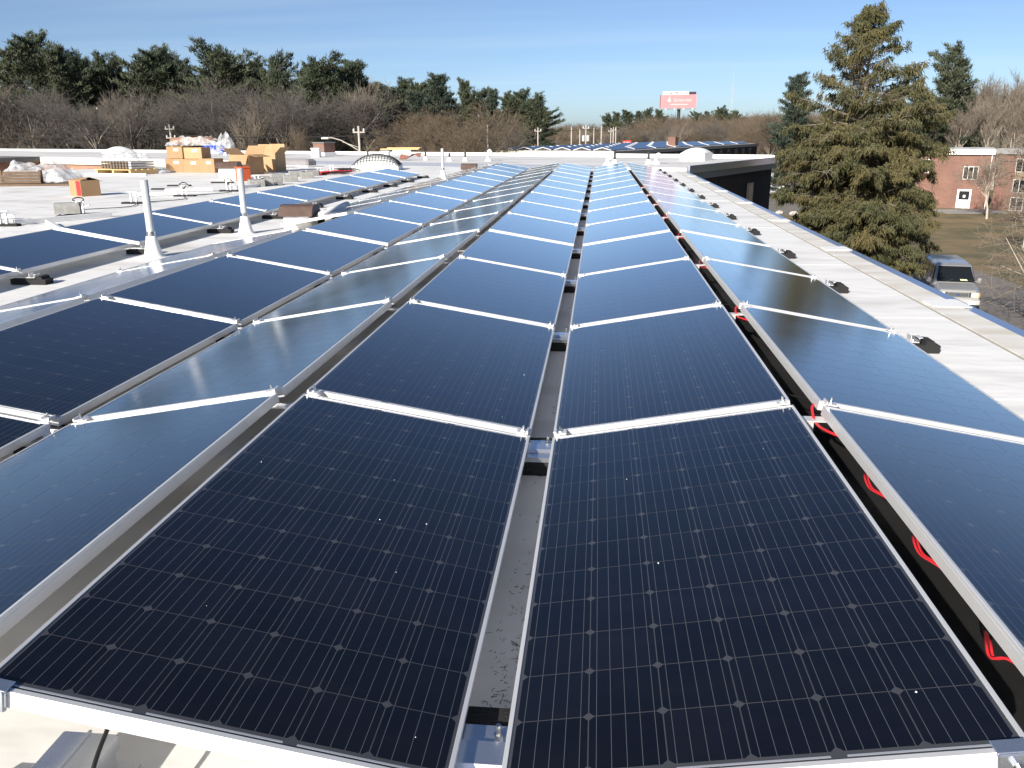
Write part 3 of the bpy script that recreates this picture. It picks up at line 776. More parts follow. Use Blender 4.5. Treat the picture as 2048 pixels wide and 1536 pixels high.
dome('skylight', 4.35, 36.2, WT, 1.1, 1.0, 0.22, 'plain white dome skylight at the corner of the wing roof', rz=-0.48, hc=0.30)
dome('skylight', -33.0, 55.6, WT, 1.9, 1.4, 0.34, 'plain white dome skylight on the far left wing roof', rz=-0.48, hc=0.12)
# chimney and lumber on the wing roof
t = thing('chimney', (-15.4, 46.6, WT), 'short red brick chimney with dark cap on the wing roof', 'chimney', rz=-0.48)
link('stack', MB().box((0, 0, 0.44), (0.86, 0.86, 0.52)).mesh('stack', M_BRICK), t)
link('base', MB().bbox((0, 0, 0.10), (1.0, 1.0, 0.18), 0.02).mesh('base', M_PATCH), t)
link('cap', MB().bbox((0, 0, 0.73), (0.96, 0.96, 0.05), 0.01).mesh('cap', M_FASC), t)
t = thing('lumber_stack', (-11.3, 48.4, WT), 'stack of yellow planks laid across a white box at the back of the wing roof', 'lumber', rz=-0.05)
link('box', MB().bbox((0.05, 0, 0.14), (1.1, 0.6, 0.27), 0.03).mesh('box', M_PATCH), t)
for i in range(3):
    link('plank', MB().box((rnd.uniform(-.15, .15), -0.25 + 0.22 * i, 0.31), (2.3, 0.2, 0.06)).mesh('plank', M_WOOD), t)
for i in range(2):
    link('plank', MB().box((rnd.uniform(-.2, .2), -0.15 + 0.24 * i, 0.375), (2.0, 0.2, 0.05)).mesh('plank', M_WOOD), t)
t = thing('scrap_metal', (-8.6, 38.2, WT), 'crumpled rusty brown sheet lying on the wing roof behind the wire-guarded skylight', 'scrap')
link('sheet', MB().add([(-0.5, 0, 0.02), (-0.1, -0.2, 0.05), (0.15, -0.1, 0.3), (0.5, 0, 0.12), (0.55, 0.2, 0.35), (0, 0.3, 0.16), (-0.45, 0.2, 0.3)], [(0, 1, 5, 6), (1, 2, 5), (2, 3, 4, 5)]).mesh('sheet', mat('rusty_sheet', (0.25, 0.12, 0.09), 0.6)), t)

# ------------------------------------------------------------------ stuff of the roofers on the left
def open_box(x, y, L, w, h, rz, label, flaps=(0.5, 0.6, -0.3, 0.4), m=M_CARD, z=0.0, group=None):
    t = thing('cardboard_box', (x, y, z), label, 'cardboard box', group, rz)
    th = 0.012
    link('base', MB().box((0, 0, 0.008), (L, w, 0.012)).mesh('base', m), t)
    for nm, c, d in (('wall', (0, -w / 2, h / 2), (L, th, h)), ('wall', (0, w / 2, h / 2), (L, th, h)), ('wall', (-L / 2, 0, h / 2), (th, w, h)), ('wall', (L / 2, 0, h / 2), (th, w, h))):
        link(nm, MB().box(c, d).mesh(nm, m), t)
    fl = min(L, w) * 0.48
    for (cx, cy, dx_, dy_, ang, f) in ((0, -w / 2, L * 0.98, fl, 0, flaps[0]), (0, w / 2, L * 0.98, fl, math.pi, flaps[1]), (-L / 2, 0, fl, w * 0.98, -math.pi / 2, flaps[2]), (L / 2, 0, fl, w * 0.98, math.pi / 2, flaps[3])):
        if f is None: continue
        # flap hinged on the wall top, f = angle above the horizontal, pointing outwards
        mb = MB(); ln = fl; wd = dx_ if abs(math.sin(ang)) < 0.5 else dy_
        mb.box((0, -ln / 2, 0), (wd, ln, 0.008))
        o = link('flap', mb.mesh('flap', m), t, (cx, cy, h + 0.004))
        o.rotation_euler = (Matrix.Rotation(ang, 3, 'Z') @ Matrix.Rotation(-f, 3, 'X')).to_euler()
    return t
b = open_box(-11.75, 17.55, 0.56, 0.44, 0.36, R_(-33), 'tan cardboard box with a red printed panel standing alone on the roof', flaps=(None, None, None, None))
link('lid', MB().add([(-0.28, -0.22, 0.36), (0.28, -0.22, 0.36), (0.28, 0.22, 0.36), (-0.28, 0.22, 0.36), (-0.28, 0.0, 0.40), (0.28, 0.0, 0.43)], [(0, 1, 5, 4), (4, 5, 2, 3)]).mesh('lid', M_CARD), b)
link('printed_panel', MB().box((0.17, -0.2285, 0.185), (0.20, 0.004, 0.33)).mesh('printed_panel', M_RED), b)
open_box(-12.0, 27.6, 0.80, 0.75, 0.66, R_(-18), 'open cardboard box with its front flap hanging down, left of the tallest carton', flaps=(-1.1, 0.9, 0.6, -0.2), m=M_CARD)
open_box(-11.85, 29.6, 0.66, 0.66, 0.66, R_(-12), 'tallest open carton with a pale flap standing straight up', flaps=(1.45, 1.5, 1.2, 0.7), m=M_CARD2)

def heap(name, x, y, L, w, h, m, label, cat, seed, rz=0.0, z=0.0, n=22, rough=0.5, group=None):
    rr = random.Random(seed)
    ph = [rr.uniform(0, 6.28) for _ in range(8)]
    vs, fs = [], []
    for i in range(n + 1):
        for j in range(n + 1):
            a, b = -1 + 2 * i / n, -1 + 2 * j / n
            k = max(0.0, 1 - max(abs(a), abs(b)) ** 4)
            nz = math.sin(a * 5 + ph[0]) * math.sin(b * 4 + ph[1]) + 0.6 * math.sin(a * 11 + ph[2] + b * 6) * math.sin(b * 9 + ph[3]) + rr.uniform(-0.5, 0.5)
            vs.append((a * L / 2 * (1 + 0.06 * math.sin(b * 7 + ph[4])), b * w / 2 * (1 + 0.06 * math.sin(a * 6 + ph[5])), 0.006 + max(0, h * k * (0.75 + rough * 0.35 * nz)) + (0.03 * rr.random())))
    for i in range(n):
        for j in range(n):
            q = i * (n + 1) + j
            fs.append((q, q + n + 1, q + n + 2, q + 1))
    mb = MB().add(vs, fs)
    return mb.mesh(name, m)
# plywood with a torn plastic heap and broken crate, far left
t = thing('plywood_sheet', (-15.9, 21.9, 0), 'brown plywood sheet on the roof at the far left under torn plastic', 'plywood', rz=R_(6))
link('sheet', MB().box((0, 0, 0.03), (2.5, 1.5, 0.03)).box((0, -0.75, 0.03), (2.5, 0.05, 0.05)).mesh('sheet', M_WOODD), t)
t = thing('broken_crate', (-15.9, 21.8, 0.046), 'dark broken wooden crate inside the torn plastic at the far left', 'crate', rz=R_(8))
for i in range(4):
    link('slat', MB().box((-0.25, -0.35 + 0.02 * i, 0.05 + 0.085 * i), (1.15, 0.06, 0.07), rz=rnd.uniform(-.05, .05)).mesh('slat', M_WOODD), t)
for sx in (-1, 1):
    link('post', MB().box((-0.25 + sx * 0.55, -0.29, 0.19), (0.07, 0.07, 0.38)).mesh('post', M_WOODD), t)
o = tag(link('plastic_heap', heap('plastic_heap', 0, 0, 2.2, 1.3, 0.62, M_FILM, '', '', 11)), 'crumpled clear plastic heap over a broken crate at the far left', 'plastic sheet'); o.location = (-16.1, 22.15, 0.05); o.rotation_euler = (0, 0, 0.15)
# pallet with shrink-wrapped goods
t = thing('pallet', (-16.75, 28.1, 0), 'yellow wooden pallet under the shrink-wrapped bundle of frames', 'pallet', rz=R_(-24))
for i in range(5):
    link('deck_board', MB().box((0, -0.5 + 0.25 * i, 0.17), (2.0, 0.16, 0.025)).mesh('deck_board', M_WOOD), t)
for sx in (-0.92, 0, 0.92):
    link('stringer', MB().box((sx, 0, 0.078), (0.1, 1.12, 0.153)).mesh('stringer', M_WOOD), t)
t2 = thing('frame_bundle', (-16.7, 28.1, 0.19), 'bundle of stacked metal frames on the yellow pallet', 'bundle', rz=R_(-24))
for i in range(3):
    link('frame_layer', MB().box((0.05, 0, 0.05 + i * 0.09), (1.6, 0.95, 0.07)).mesh('frame_layer', M_PVC), t2)
    for k in range(9):
        link('frame_end', MB().box((-0.7 + k * 0.17, -0.50, 0.05 + i * 0.09), (0.09, 0.05, 0.065)).mesh('frame_end', M_WOODD), t2)
o = tag(link('plastic_wrap', heap('plastic_wrap', 0, 0, 1.75, 1.1, 0.34, M_FILM, '', '', 5)), 'crumpled clear plastic wrap on top of the bundle on the pallet', 'plastic sheet'); o.location = (-16.7, 28.1, 0.46); o.rotation_euler = (0, 0, R_(-24))
# carton pile
cart = [(-15.35, 29.3, 0, .75, .62, .5, M_CARD), (-14.62, 29.15, 0, .70, .6, .48, M_CARD), (-13.95, 29.0, 0, .62, .6, .5, M_CARD), (-15.3, 29.35, .505, .7, .6, .42, M_CARD), (-14.6, 29.3, .485, .75, .6, .40, M_CARD2),
        (-13.15, 28.9, 0, .36, .4, .36, M_CARD), (-12.80, 28.75, 0, .34, .4, .34, M_CARD2), (-12.47, 28.7, 0, .33, .4, .38, M_CARD)]
clab = ['large carton at the bottom left of the carton pile', 'large carton at the bottom middle of the carton pile', 'large carton at the bottom right of the carton pile', 'carton stacked on the left of the carton pile', 'pale carton stacked on the middle of the carton pile',
        'small carton nearest the carton pile in the row of three', 'small middle carton in the row of three beside the pile', 'small rightmost carton in the row of three beside the pile']
for (x, y, z, L, w, h, m), lb in zip(cart, clab):
    t = thing('carton', (x, y, z), lb, 'carton', 'cartons piled on the roof', R_(rnd.uniform(-12, -2)))
    link('body', MB().bbox((0, 0, h / 2 + 0.002), (L, w, h - 0.006), 0.012).mesh('body', m), t)
    link('label_sheet', MB().box((L * 0.12, -w / 2 - 0.003, h * 0.72), (L * 0.28, 0.003, h * 0.2)).mesh('label_sheet', M_WHITE), t)
    link('packing_tape', MB().box((0, 0, h + 0.001), (0.06, w * 0.99, 0.003)).mesh('packing_tape', mat('brown_tape', (0.32, 0.18, 0.08), 0.35)), t)
t = thing('foil_roll', (-14.7, 29.5, 0.93), 'long plastic-wrapped roll lying on top of the carton pile', 'roll', rz=R_(-8))
link('roll', MB().tube((-1.0, 0, 0.16), (0.75, 0, 0.20), 0.15, 0.13, n=14).mesh('roll', mat('brown_paper_roll', (0.25, 0.14, 0.09), 0.8), True), t)
link('wrap', heap('wrap', 0, 0, 2.2, 0.6, 0.36, M_FILM, '', '', 21), t)
o = tag(link('plastic_tail', heap('plastic_tail', 0, 0, 0.6, 0.5, 0.7, M_FILM, '', '', 8, n=12)), 'upright tuft of clear plastic at the right end of the carton pile', 'plastic sheet'); o.location = (-13.6, 29.6, 0.75)
o = tag(link('plastic_scrap', heap('plastic_scrap', 0, 0, 1.3, 0.8, 0.16, M_FILM, '', '', 9)), 'flat crumpled plastic lying left of the carton pile', 'plastic sheet'); o.location = (-16.0, 28.6, 0.0)
o = tag(link('blue_tarpaulin', heap('blue_tarpaulin', 0, 0, 1.9, 1.2, 0.75, M_TARP, '', '', 14, rough=0.8)), 'crumpled bright blue tarpaulin heap on the wing roof', 'tarpaulin'); o.location = (-24.6, 52.5, WT)
o = tag(link('plastic_scrap', heap('plastic_scrap', 0, 0, 1.3, 0.8, 0.3, M_FILM, '', '', 17)), 'white plastic scraps at the foot of the blue tarpaulin', 'plastic sheet'); o.location = (-24.2, 51.2, WT)
# orange box
t = thing('orange_crate', (-10.45, 23.55, 0), 'orange plastic box beside the tall white vent curb', 'crate', rz=R_(-38))
link('body', MB().bbox((0, 0, 0.19), (0.36, 0.32, 0.37), 0.02).mesh('body', M_ORANGE), t)
link('lid', MB().bbox((0, 0, 0.39), (0.38, 0.34, 0.04), 0.015).mesh('lid', M_ORANGE), t)
# concrete ballast blocks
blk = [(-9.15, 20.75, 0, 15), (-8.95, 21.55, 0, 10), (-8.75, 20.7, .2, 12), (-8.62, 21.0, 0, 5), (-9.25, 22.3, 0, 18), (-9.0, 22.9, 0, 9), (-9.35, 23.8, 0, 14), (-9.15, 24.8, 0, 8), (-9.45, 25.6, 0, 12), (-9.5, 26.3, 0, 15)]
for i, (x, y, z, a) in enumerate(sorted(blk, key=lambda q: q[1])):
    z = 0.0
    t = tag(MB().bbox((0, 0, 0.098), (0.40, 0.22, 0.19), 0.008).build('ballast_block', M_CONC), 'grey concrete ballast block beside the far left panels, %s from the camera' % ordw(i + 1), 'concrete block', 'concrete ballast blocks')
    t.location = (x + (0.25 if i % 2 else -0.12), y, 0.002); t.rotation_euler = (0, 0, R_(a + 20))
t = tag(MB().bbox((0, 0, 0.098), (0.42, 0.22, 0.19), 0.008).build('ballast_block', M_CONC), 'grey concrete ballast block lying alone at the left, nearest the camera', 'concrete block', 'concrete ballast blocks')
t.location = (-9.15, 12.85, 0.03); t.rotation_euler = (0, 0, R_(28))
# loose racking feet waiting for panels
loose = [(-9.2, 17.3, 1), (-9.3, 15.3, 0), (-8.95, 12.9, 1), (-9.1, 11.1, 0), (-8.85, 18.9, 1), (-9.4, 22.0, 0), (-9.2, 26.9, 0), (-10.9, 19.6, 2), (-10.6, 22.4, 2), (-10.2, 29.0, 2), (-9.4, 28.9, 0), (-11.2, 21.0, 2)]
for i, (x, y, k) in enumerate(sorted(loose, key=lambda q: q[1])):
    t = thing('racking_foot', (x, y, 0), 'black racking foot without a panel on the left roof, %s from the camera' % ordw(i), 'mounting foot', 'loose racking feet on the left roof', R_(rnd.uniform(-8, 8)))
    t.scale = (0.8, 0.8, 0.8)
    link('rubber_pad', MB().bbox((0, 0, 0.024), (0.62 if k < 2 else 0.8, 0.16, 0.045), 0.01).mesh('rubber_pad', M_RUB), t)
    if k < 2:
        link('upright', MB().box((-0.06, 0, 0.17), (0.04, 0.05, 0.25)).box((0.07, 0, 0.15), (0.04, 0.05, 0.21)).box((0.0, 0, 0.30), (0.26, 0.06, 0.012)).mesh('upright', M_ALU), t)
        link('arm', MB().box((0.16, 0, 0.20), (0.16, 0.05, 0.012), ry=-0.3).mesh('arm', M_ALU), t)
    if k == 1:
        link('cable_coil', MB().path([(0.12 * math.cos(a) * (0.7 + 0.3 * math.sin(3 * a)), 0.05 * math.sin(2 * a) - 0.02, 0.30 + 0.09 * math.sin(a)) for a in [q * 0.35 for q in range(40)]], 0.014, n=5).mesh('cable_coil', M_CABB), t)
# white rails on the roof
for i, (a, b_, lb) in enumerate([((-9.0, 11.2), (-8.2, 12.6), 'short white rail by the lone concrete block'), ((-10.4, 17.2), (-9.5, 17.55), 'white tube beside the cable coil foot on the left roof'), ((-9.7, 12.2), (-11.2, 11.4), 'white rail at the left edge of the view, near the lone block'),
                                ((-9.0, 19.6), (-8.6, 21.8), 'grey rail under the concrete blocks'), ((-8.5, 11.3), (-6.6, 9.1), 'long pale rail just beyond the far left panel row'), ((-15.2, 26.6), (-17.6, 26.9), 'white beam lying between the pallet and the cartons'), ((-9.3, 19.0), (-10.4, 18.7), 'thin white tube behind the vent pipe')]):
    tag(MB().tube((a[0], a[1], 0.05), (b_[0], b_[1], 0.05), 0.045, n=4).build('rail', M_WHITE), lb, 'rail', 'rails lying on the left roof')
# flat dark sheet, grey cover, wire tangle
t = thing('solar_module', (-12.4, 32.3, 0.05), 'loose dark blue solar panel lying flat behind the open cartons', 'solar panel', rz=0.5)
link('frame', ME_FRAME, t, (0, 0, 0.0)); lam = link('glass_laminate', ME_LAM, t); o = link('solar_cells', ME_CELLS, lam, (0, 0, -0.0022)); o['kind'] = 'stuff'
t = thing('covered_duct', (-12.6, 34.0, 0), 'low grey covered duct behind the open cartons', 'duct', rz=-0.45)
link('cover', MB().bbox((0, 0, 0.16), (2.0, 0.6, 0.31), 0.08).mesh('cover', mat('grey_cover', (0.22, 0.21, 0.22), 0.6)), t)
link('skirt', MB().bbox((0, 0, 0.03), (2.2, 0.8, 0.055), 0.02).mesh('skirt', M_PATCH), t)
for i, (x, y, c) in enumerate([(-9.3, 27.2, M_CABR), (-8.9, 28.1, M_CABR), (-8.8, 27.4, M_CABB), (-9.0, 29.6, M_CABB)]):
    rr = random.Random(i + 40)
    pts = [(rr.uniform(-.55, .55), rr.uniform(-.6, .6), 0.012 + 0.10 * rr.random()) for _ in range(26)]
    P = []
    for q in range(len(pts) - 1):
        for k in range(4):
            f = k / 4; f = f * f * (3 - 2 * f)
            P.append(tuple(pts[q][j] * (1 - f) + pts[q + 1][j] * f for j in range(3)))
    o = tag(MB().path(P, 0.009, n=4).build('cable_tangle', c), '%s cable tangle on the roof behind the concrete blocks, %s one' % (('red', 'red', 'black', 'black')[i], ('nearer', 'farther', 'nearer', 'farther')[i]), 'cable'); o.location = (x, y, 0.004)
for i, pts in enumerate([[(-9.1, 12.4, .02), (-9.5, 13.6, .02), (-8.9, 14.4, .02), (-9.3, 15.4, .02)], [(-9.2, 15.5, .02), (-8.7, 16.2, .02), (-9.2, 17.2, .02)], [(-9.1, 17.4, .02), (-8.6, 18.2, .02), (-8.9, 19.0, .02)]]):
    cable('black_cable', pts, 0.008, M_CABB, 'thin black cable running between loose racking feet, %s from the camera' % ordw(i), 'cable')
#@@PART3@@
# ------------------------------------------------------------------ trees
def tubes(segs, n):
    """segs: array (N,8) p0 p1 r0 r1 -> verts, quads"""
    s = np.asarray(segs, dtype=np.float64)
    p0, p1, r0, r1 = s[:, 0:3], s[:, 3:6], s[:, 6], s[:, 7]
    d = p1 - p0; d /= np.linalg.norm(d, axis=1)[:, None] + 1e-9
    ref = np.where(np.abs(d[:, 2:3]) < 0.9, np.array([[0, 0, 1.0]]), np.array([[1.0, 0, 0]]))
    a = np.cross(d, ref); a /= np.linalg.norm(a, axis=1)[:, None] + 1e-9
    b = np.cross(d, a)
    V = []
    for p, r in ((p0, r0), (p1, r1)):
        for i in range(n):
            t = 2 * math.pi * i / n
            V.append(p + a * (r * math.cos(t))[:, None] + b * (r * math.sin(t))[:, None])
    V = np.stack(V, 1).reshape(-1, 3)
    base = (np.arange(len(s)) * 2 * n)[:, None]
    F = []
    for i in range(n):
        j = (i + 1) % n
        F.append(np.concatenate([base + i, base + j, base + n + j, base + n + i], 1))
    return V, np.concatenate(F, 0)
def rot_dir(rr, d, ang, az):
    d = Vector(d).normalized(); a = d.orthogonal().normalized(); b = d.cross(a)
    return (d * math.cos(ang) + (a * math.cos(az) + b * math.sin(az)) * math.sin(ang)).normalized()
def bare_tree(seed, H=12.0, spread=0.5, trunk_frac=0.32, limbs=9, sub=(5, 5, 5), lens=(0.42, 0.24, 0.14, 0.085), upb=0.25, r0=0.016, twig_r=0.011, droop=0.0, ang=(0.35, 0.8)):
    rr = random.Random(seed)
    thick, thin = [], []
    def grow(p, d, L, r, lev):
        nseg = 3 if lev < 3 else 2
        pts = [(Vector(p), r)]
        q = Vector(p); dd = Vector(d)
        for i in range(nseg):
            dd = (dd + Vector((rr.gauss(0, .13), rr.gauss(0, .13), rr.gauss(0, .10) + (upb * 0.25 if lev > 0 else 0.05) - droop * lev * 0.05))).normalized()
            q2 = q + dd * (L / nseg)
            rn = max(twig_r, r * (1 - 0.75 * (i + 1) / nseg)) if lev > 0 else r * (1 - 0.5 * (i + 1) / nseg)
            (thick if lev < 2 else thin).append((*q, *q2, pts[-1][1], rn))
            q = q2; pts.append((q.copy(), rn))
        if lev >= len(sub) + 1: return
        k = limbs if lev == 0 else sub[lev - 1]
        for i in range(k):
            f = (0.55 + 0.45 * (i + rr.random()) / k) if lev == 0 else (0.22 + 0.78 * (i + rr.random()) / k)
            x = min(f, 0.999) * nseg; j = int(x); u = x - j
            pp = pts[j][0].lerp(pts[j + 1][0], u); pr = pts[j][1] * (1 - u) + pts[j + 1][1] * u
            a = rr.uniform(*ang) * (0.75 if lev == 0 else 1.0) * (spread / 0.5)
            nd = rot_dir(rr, dd, a, rr.uniform(0, 6.28) if lev else 6.28 * i / k + rr.uniform(-.4, .4))
            nd = (nd + Vector((0, 0, upb * 0.5))).normalized()
            grow(pp, nd, H * lens[lev] * rr.uniform(0.65, 1.2) * (1.15 - 0.45 * f), max(twig_r, pr * 0.62), lev + 1)
    tr = H * r0
    grow((0, 0, 0), (rr.gauss(0, .05), rr.gauss(0, .05), 1), H * (trunk_frac + 0.18), tr, 0)
    z = max(max(s[2], s[5]) for s in thick + thin)
    k = H / z
    a = np.array(thick); a[:, :6] *= k
    b = np.array(thin); b[:, :6] *= k
    return a, b
def bare_meshes(seed, mt, mb, **kw):
    a, b = bare_tree(seed, **kw)
    return npmesh('trunk', *tubes(a, 6), mb), npmesh('crown', *tubes(b, 3), mt)

def blades(C, D, L, Wd, rng):
    """thin triangles from centres C along D"""
    n = len(C)
    side = np.cross(D, rng.normal(size=(n, 3))); side /= np.linalg.norm(side, axis=1)[:, None] + 1e-9
    V = np.stack([C - side * Wd[:, None] / 2, C + side * Wd[:, None] / 2, C + D * L[:, None]], 1).reshape(-1, 3)
    return V, np.arange(3 * n).reshape(-1, 3)
def pine_meshes(seed, H=20.0, R=3.2, low=0.25, m=M_PINE, whorls=24, flat=0.8, irr=0.5):
    rng = np.random.default_rng(seed); rr = random.Random(seed)
    segs = []; q = np.array([0, 0, 0.0]); N = 9
    pts = [q.copy()]
    for i in range(N):
        q = q + np.array([rng.normal(0, .12), rng.normal(0, .12), H / N]); pts.append(q.copy())
    for i in range(N):
        segs.append((*pts[i], *pts[i + 1], H * 0.014 * (1 - i / N) + 0.04, H * 0.014 * (1 - (i + 1) / N) + 0.03))
    C, D = [], []
    ph = rng.uniform(0, 6.28, 6)
    nbr = int(whorls * 4.2)
    for w in range(nbr):
        f = low + (0.985 - low) * ((w + rng.random()) / nbr) ** 0.9
        k = min(int(f * N), N - 1); base = pts[k] + (pts[k + 1] - pts[k]) * (f * N - k)
        g = (1 - f) / (1 - low)
        a = w * 2.39996 + rng.normal(0, .5)
        lob = 1 + irr * 0.55 * math.sin(2 * a + ph[0] + 5 * f) * math.sin(11 * f + ph[1]) + irr * 0.35 * math.sin(a + ph[2] + 17 * f)
        rad = R * (0.14 + 1.0 * g ** 0.62 * (1 - 0.45 * max(0, g - 0.45))) * lob
        L = max(0.25, rad * rng.uniform(0.55, 1.15))
        el = rng.uniform(-0.05, 0.35) + 0.75 * (1 - g) ** 2
        d = np.array([math.cos(a) * math.cos(el), math.sin(a) * math.cos(el), math.sin(el)])
        tip = base + d * L + np.array([0, 0, 0.10 * L])
        segs.append((*base, *tip, 0.05, 0.012))
        nc = max(4, int(L * 6.5))
        for c in range(nc):
            u = 0.30 + 0.70 * ((c + rng.random()) / nc) ** 0.8
            lat = np.array([-math.sin(a), math.cos(a), 0]) * rng.normal(0, 0.17 * L * (0.4 + 0.6 * (1 - u)) + 0.08)
            cc = base + d * L * u + np.array([0, 0, 0.10 * L * u * u]) + lat + np.array([0, 0, rng.normal(0.05, 0.10)])
            m_ = 10
            C.append(cc + rng.normal(0, 0.15, size=(m_, 3)) * np.array([1, 1, 0.6]))
            D.append(d * 0.55 + np.array([0, 0, 0.65]) + rng.normal(0, 0.5, size=(m_, 3)))
    # leader tuft
    top = pts[-1]
    C.append(top + rng.normal(0, 0.18, size=(60, 3)) - np.array([0, 0, 0.3])); D.append(np.array([0, 0, 0.7]) + rng.normal(0, .5, size=(60, 3)))
    C = np.concatenate(C); D = np.concatenate(D); D /= np.linalg.norm(D, axis=1)[:, None]
    n = len(C)
    V, F = blades(C, D, rng.uniform(0.30, 0.62, n), rng.uniform(0.07, 0.14, n), rng)
    return npmesh('trunk', *tubes(segs, 5), M_BARK), npmesh('crown', V, F, m)

def plant(name, meshes, x, y, h, h0, label, cat, group, rz=0.0, wide=1.0, z=GZ):
    t = thing(name, (x, y, z), label, cat, group, rz)
    s = h / h0
    t.scale = (s * wide, s * wide, s)
    link('trunk', meshes[0], t); link('crown', meshes[1], t)
    return t
BARE = [bare_meshes(100 + i, M_TWIG, M_BARKL if i % 2 else M_BARK, H=14.0, limbs=10, sub=(6, 5, 4), spread=0.55 + 0.08 * (i % 3), trunk_frac=0.46 + 0.06 * (i % 2), upb=0.10, lens=(0.36, 0.22, 0.13, 0.08), twig_r=0.010) for i in range(5)]
BARET = [bare_meshes(200 + i, M_TWIGT, M_BARK, H=13.0, limbs=14, sub=(7, 6, 6), spread=0.62, trunk_frac=0.30, upb=0.10, lens=(0.42, 0.22, 0.13, 0.075), ang=(0.4, 0.95), twig_r=0.009) for i in range(2)]
BAREP = [bare_meshes(300 + i, M_TWIGP, M_BARKL, H=16.0, limbs=10, sub=(6, 6, 5), spread=0.36, trunk_frac=0.45, upb=0.45, twig_r=0.013) for i in range(3)]
PINE = [pine_meshes(20 + i, H=20, R=(4.3, 3.5, 4.8, 3.6, 5.2, 3.9, 4.4)[i], low=(0.16, 0.22, 0.34, 0.06, 0.42, 0.12, 0.28)[i], m=(M_PINE, M_PINE2)[i % 2], whorls=(34, 34, 30, 44, 28, 40, 32)[i], irr=(0.8, 0.6, 1.0, 0.5, 1.1, 0.7, 0.9)[i]) for i in range(7)]
PINES = [(-79.8, 111.6, 20.7), (-74.3, 108.3, 22.0), (-80.1, 119.7, 19.8), (-69.2, 106.3, 20.6), (-71.1, 112.2, 20.0), (-72.8, 118.4, 20.2), (-66.0, 110.7, 20.0), (-67.3, 115.7, 19.7), (-69.0, 122.6, 18.7), (-58.2, 109.4, 20.1), (-59.0, 115.6, 19.9), (-54.6, 111.6, 19.2), (-49.2, 108.3, 20.2), (-51.4, 118.3, 19.3), (-46.8, 111.2, 18.7), (-46.5, 115.6, 19.1), (-41.4, 109.7, 18.9), (-39.7, 115.1, 18.8), (-34.4, 107.1, 18.3), (-33.3, 111.3, 17.9), (-33.9, 121.6, 17.1), (-30.6, 115.2, 15.8), (-31.7, 123.3, 15.4), (-33.5, 144.6, 16.9), (-32.2, 150.3, 17.9), (-28.3, 143.1, 17.1), (-27.3, 151.7, 17.2), (-22.9, 146.0, 17.9), (-21.5, 156.3, 16.6), (-18.5, 148.2, 16.6), (-16.3, 154.6, 16.3), (-13.4, 146.4, 15.9), (-10.3, 142.2, 15.0)]
frr = random.Random(31)
for q in range(32):
    a = -0.655 + 0.47 * (q + frr.random() * 0.7) / 32
    dd_ = frr.uniform(118, 132)
    PINES.append((round(0.22 + math.tan(a) * dd_, 1), round(dd_, 1), round(frr.uniform(16.0, 19.5) - max(0, (a + 0.30)) * 14, 1)))
for q in range(12):
    a = -0.235 + 0.165 * (q + frr.random() * 0.7) / 12
    dd_ = frr.uniform(140, 165)
    PINES.append((round(0.22 + math.tan(a) * dd_, 1), round(dd_, 1), round(frr.uniform(12.5, 14.5), 1)))
BIGP = {1: 1.25, 9: 1.2, 12: 1.45, 18: 1.6, 19: 1.3, 31: 1.25, 32: 1.2}
pidx = sorted(range(len(PINES)), key=lambda i: PINES[i][0] / PINES[i][1])
for o_, i in enumerate(pidx):
    x, y, h = PINES[i]
    h *= 0.95
    plant('pine_tree', PINE[((0, 2, 1, 6, 4, 5)[i % 6] if i not in BIGP else (2, 4)[i % 2]) if i < 33 else (3, 5, 0)[i % 3]], x, y, h, 20.0, 'dark green pine of the left woods, %s pine from the left' % ordw(o_), 'tree', 'pines of the tree line', rz=rnd.uniform(0, 6.28), wide=BIGP.get(i, rnd.uniform(0.8, 1.1)) if i < 33 else 1.5)
BARE_L = [(-63.7, 85.8, 15.4), (-62.0, 85.5, 15.5), (-67.7, 95.3, 14.3), (-63.4, 92.3, 15.8), (-58.0, 86.5, 15.5), (-63.3, 96.2, 14.3), (-55.8, 87.6, 14.1), (-59.1, 95.4, 15.0), (-51.8, 86.3, 13.8), (-53.7, 92.5, 14.6), (-49.1, 86.9, 14.7), (-50.8, 93.3, 14.2), (-49.6, 93.8, 14.1), (-47.3, 93.1, 14.2), (-45.3, 92.3, 14.7), (-46.5, 98.1, 15.7), (-44.0, 95.8, 16.2), (-41.6, 93.3, 14.8), (-38.4, 89.2, 13.5), (-39.6, 96.2, 15.8), (-38.8, 97.9, 15.5), (-38.2, 100.2, 15.1), (-33.3, 90.9, 15.7), (-31.6, 90.8, 14.4), (-31.3, 94.5, 15.6), (-32.0, 100.5, 14.7), (-30.3, 101.6, 14.6), (-29.1, 102.2, 15.8), (-27.1, 102.0, 15.4)]
bidx = sorted(range(len(BARE_L)), key=lambda i: BARE_L[i][0] / BARE_L[i][1])
for o_, i in enumerate(bidx):
    x, y, h = BARE_L[i]
    plant('bare_tree', BARE[i % 5] if i % 9 else BAREP[(i // 9) % 3], x, y, h, 14.0 if i % 9 else 16.0, 'leafless grey-brown tree before the pines, %s bare tree from the left' % ordw(o_), 'tree', 'bare trees of the left tree line', rz=rnd.uniform(0, 6.28), wide=rnd.uniform(0.85, 1.15))
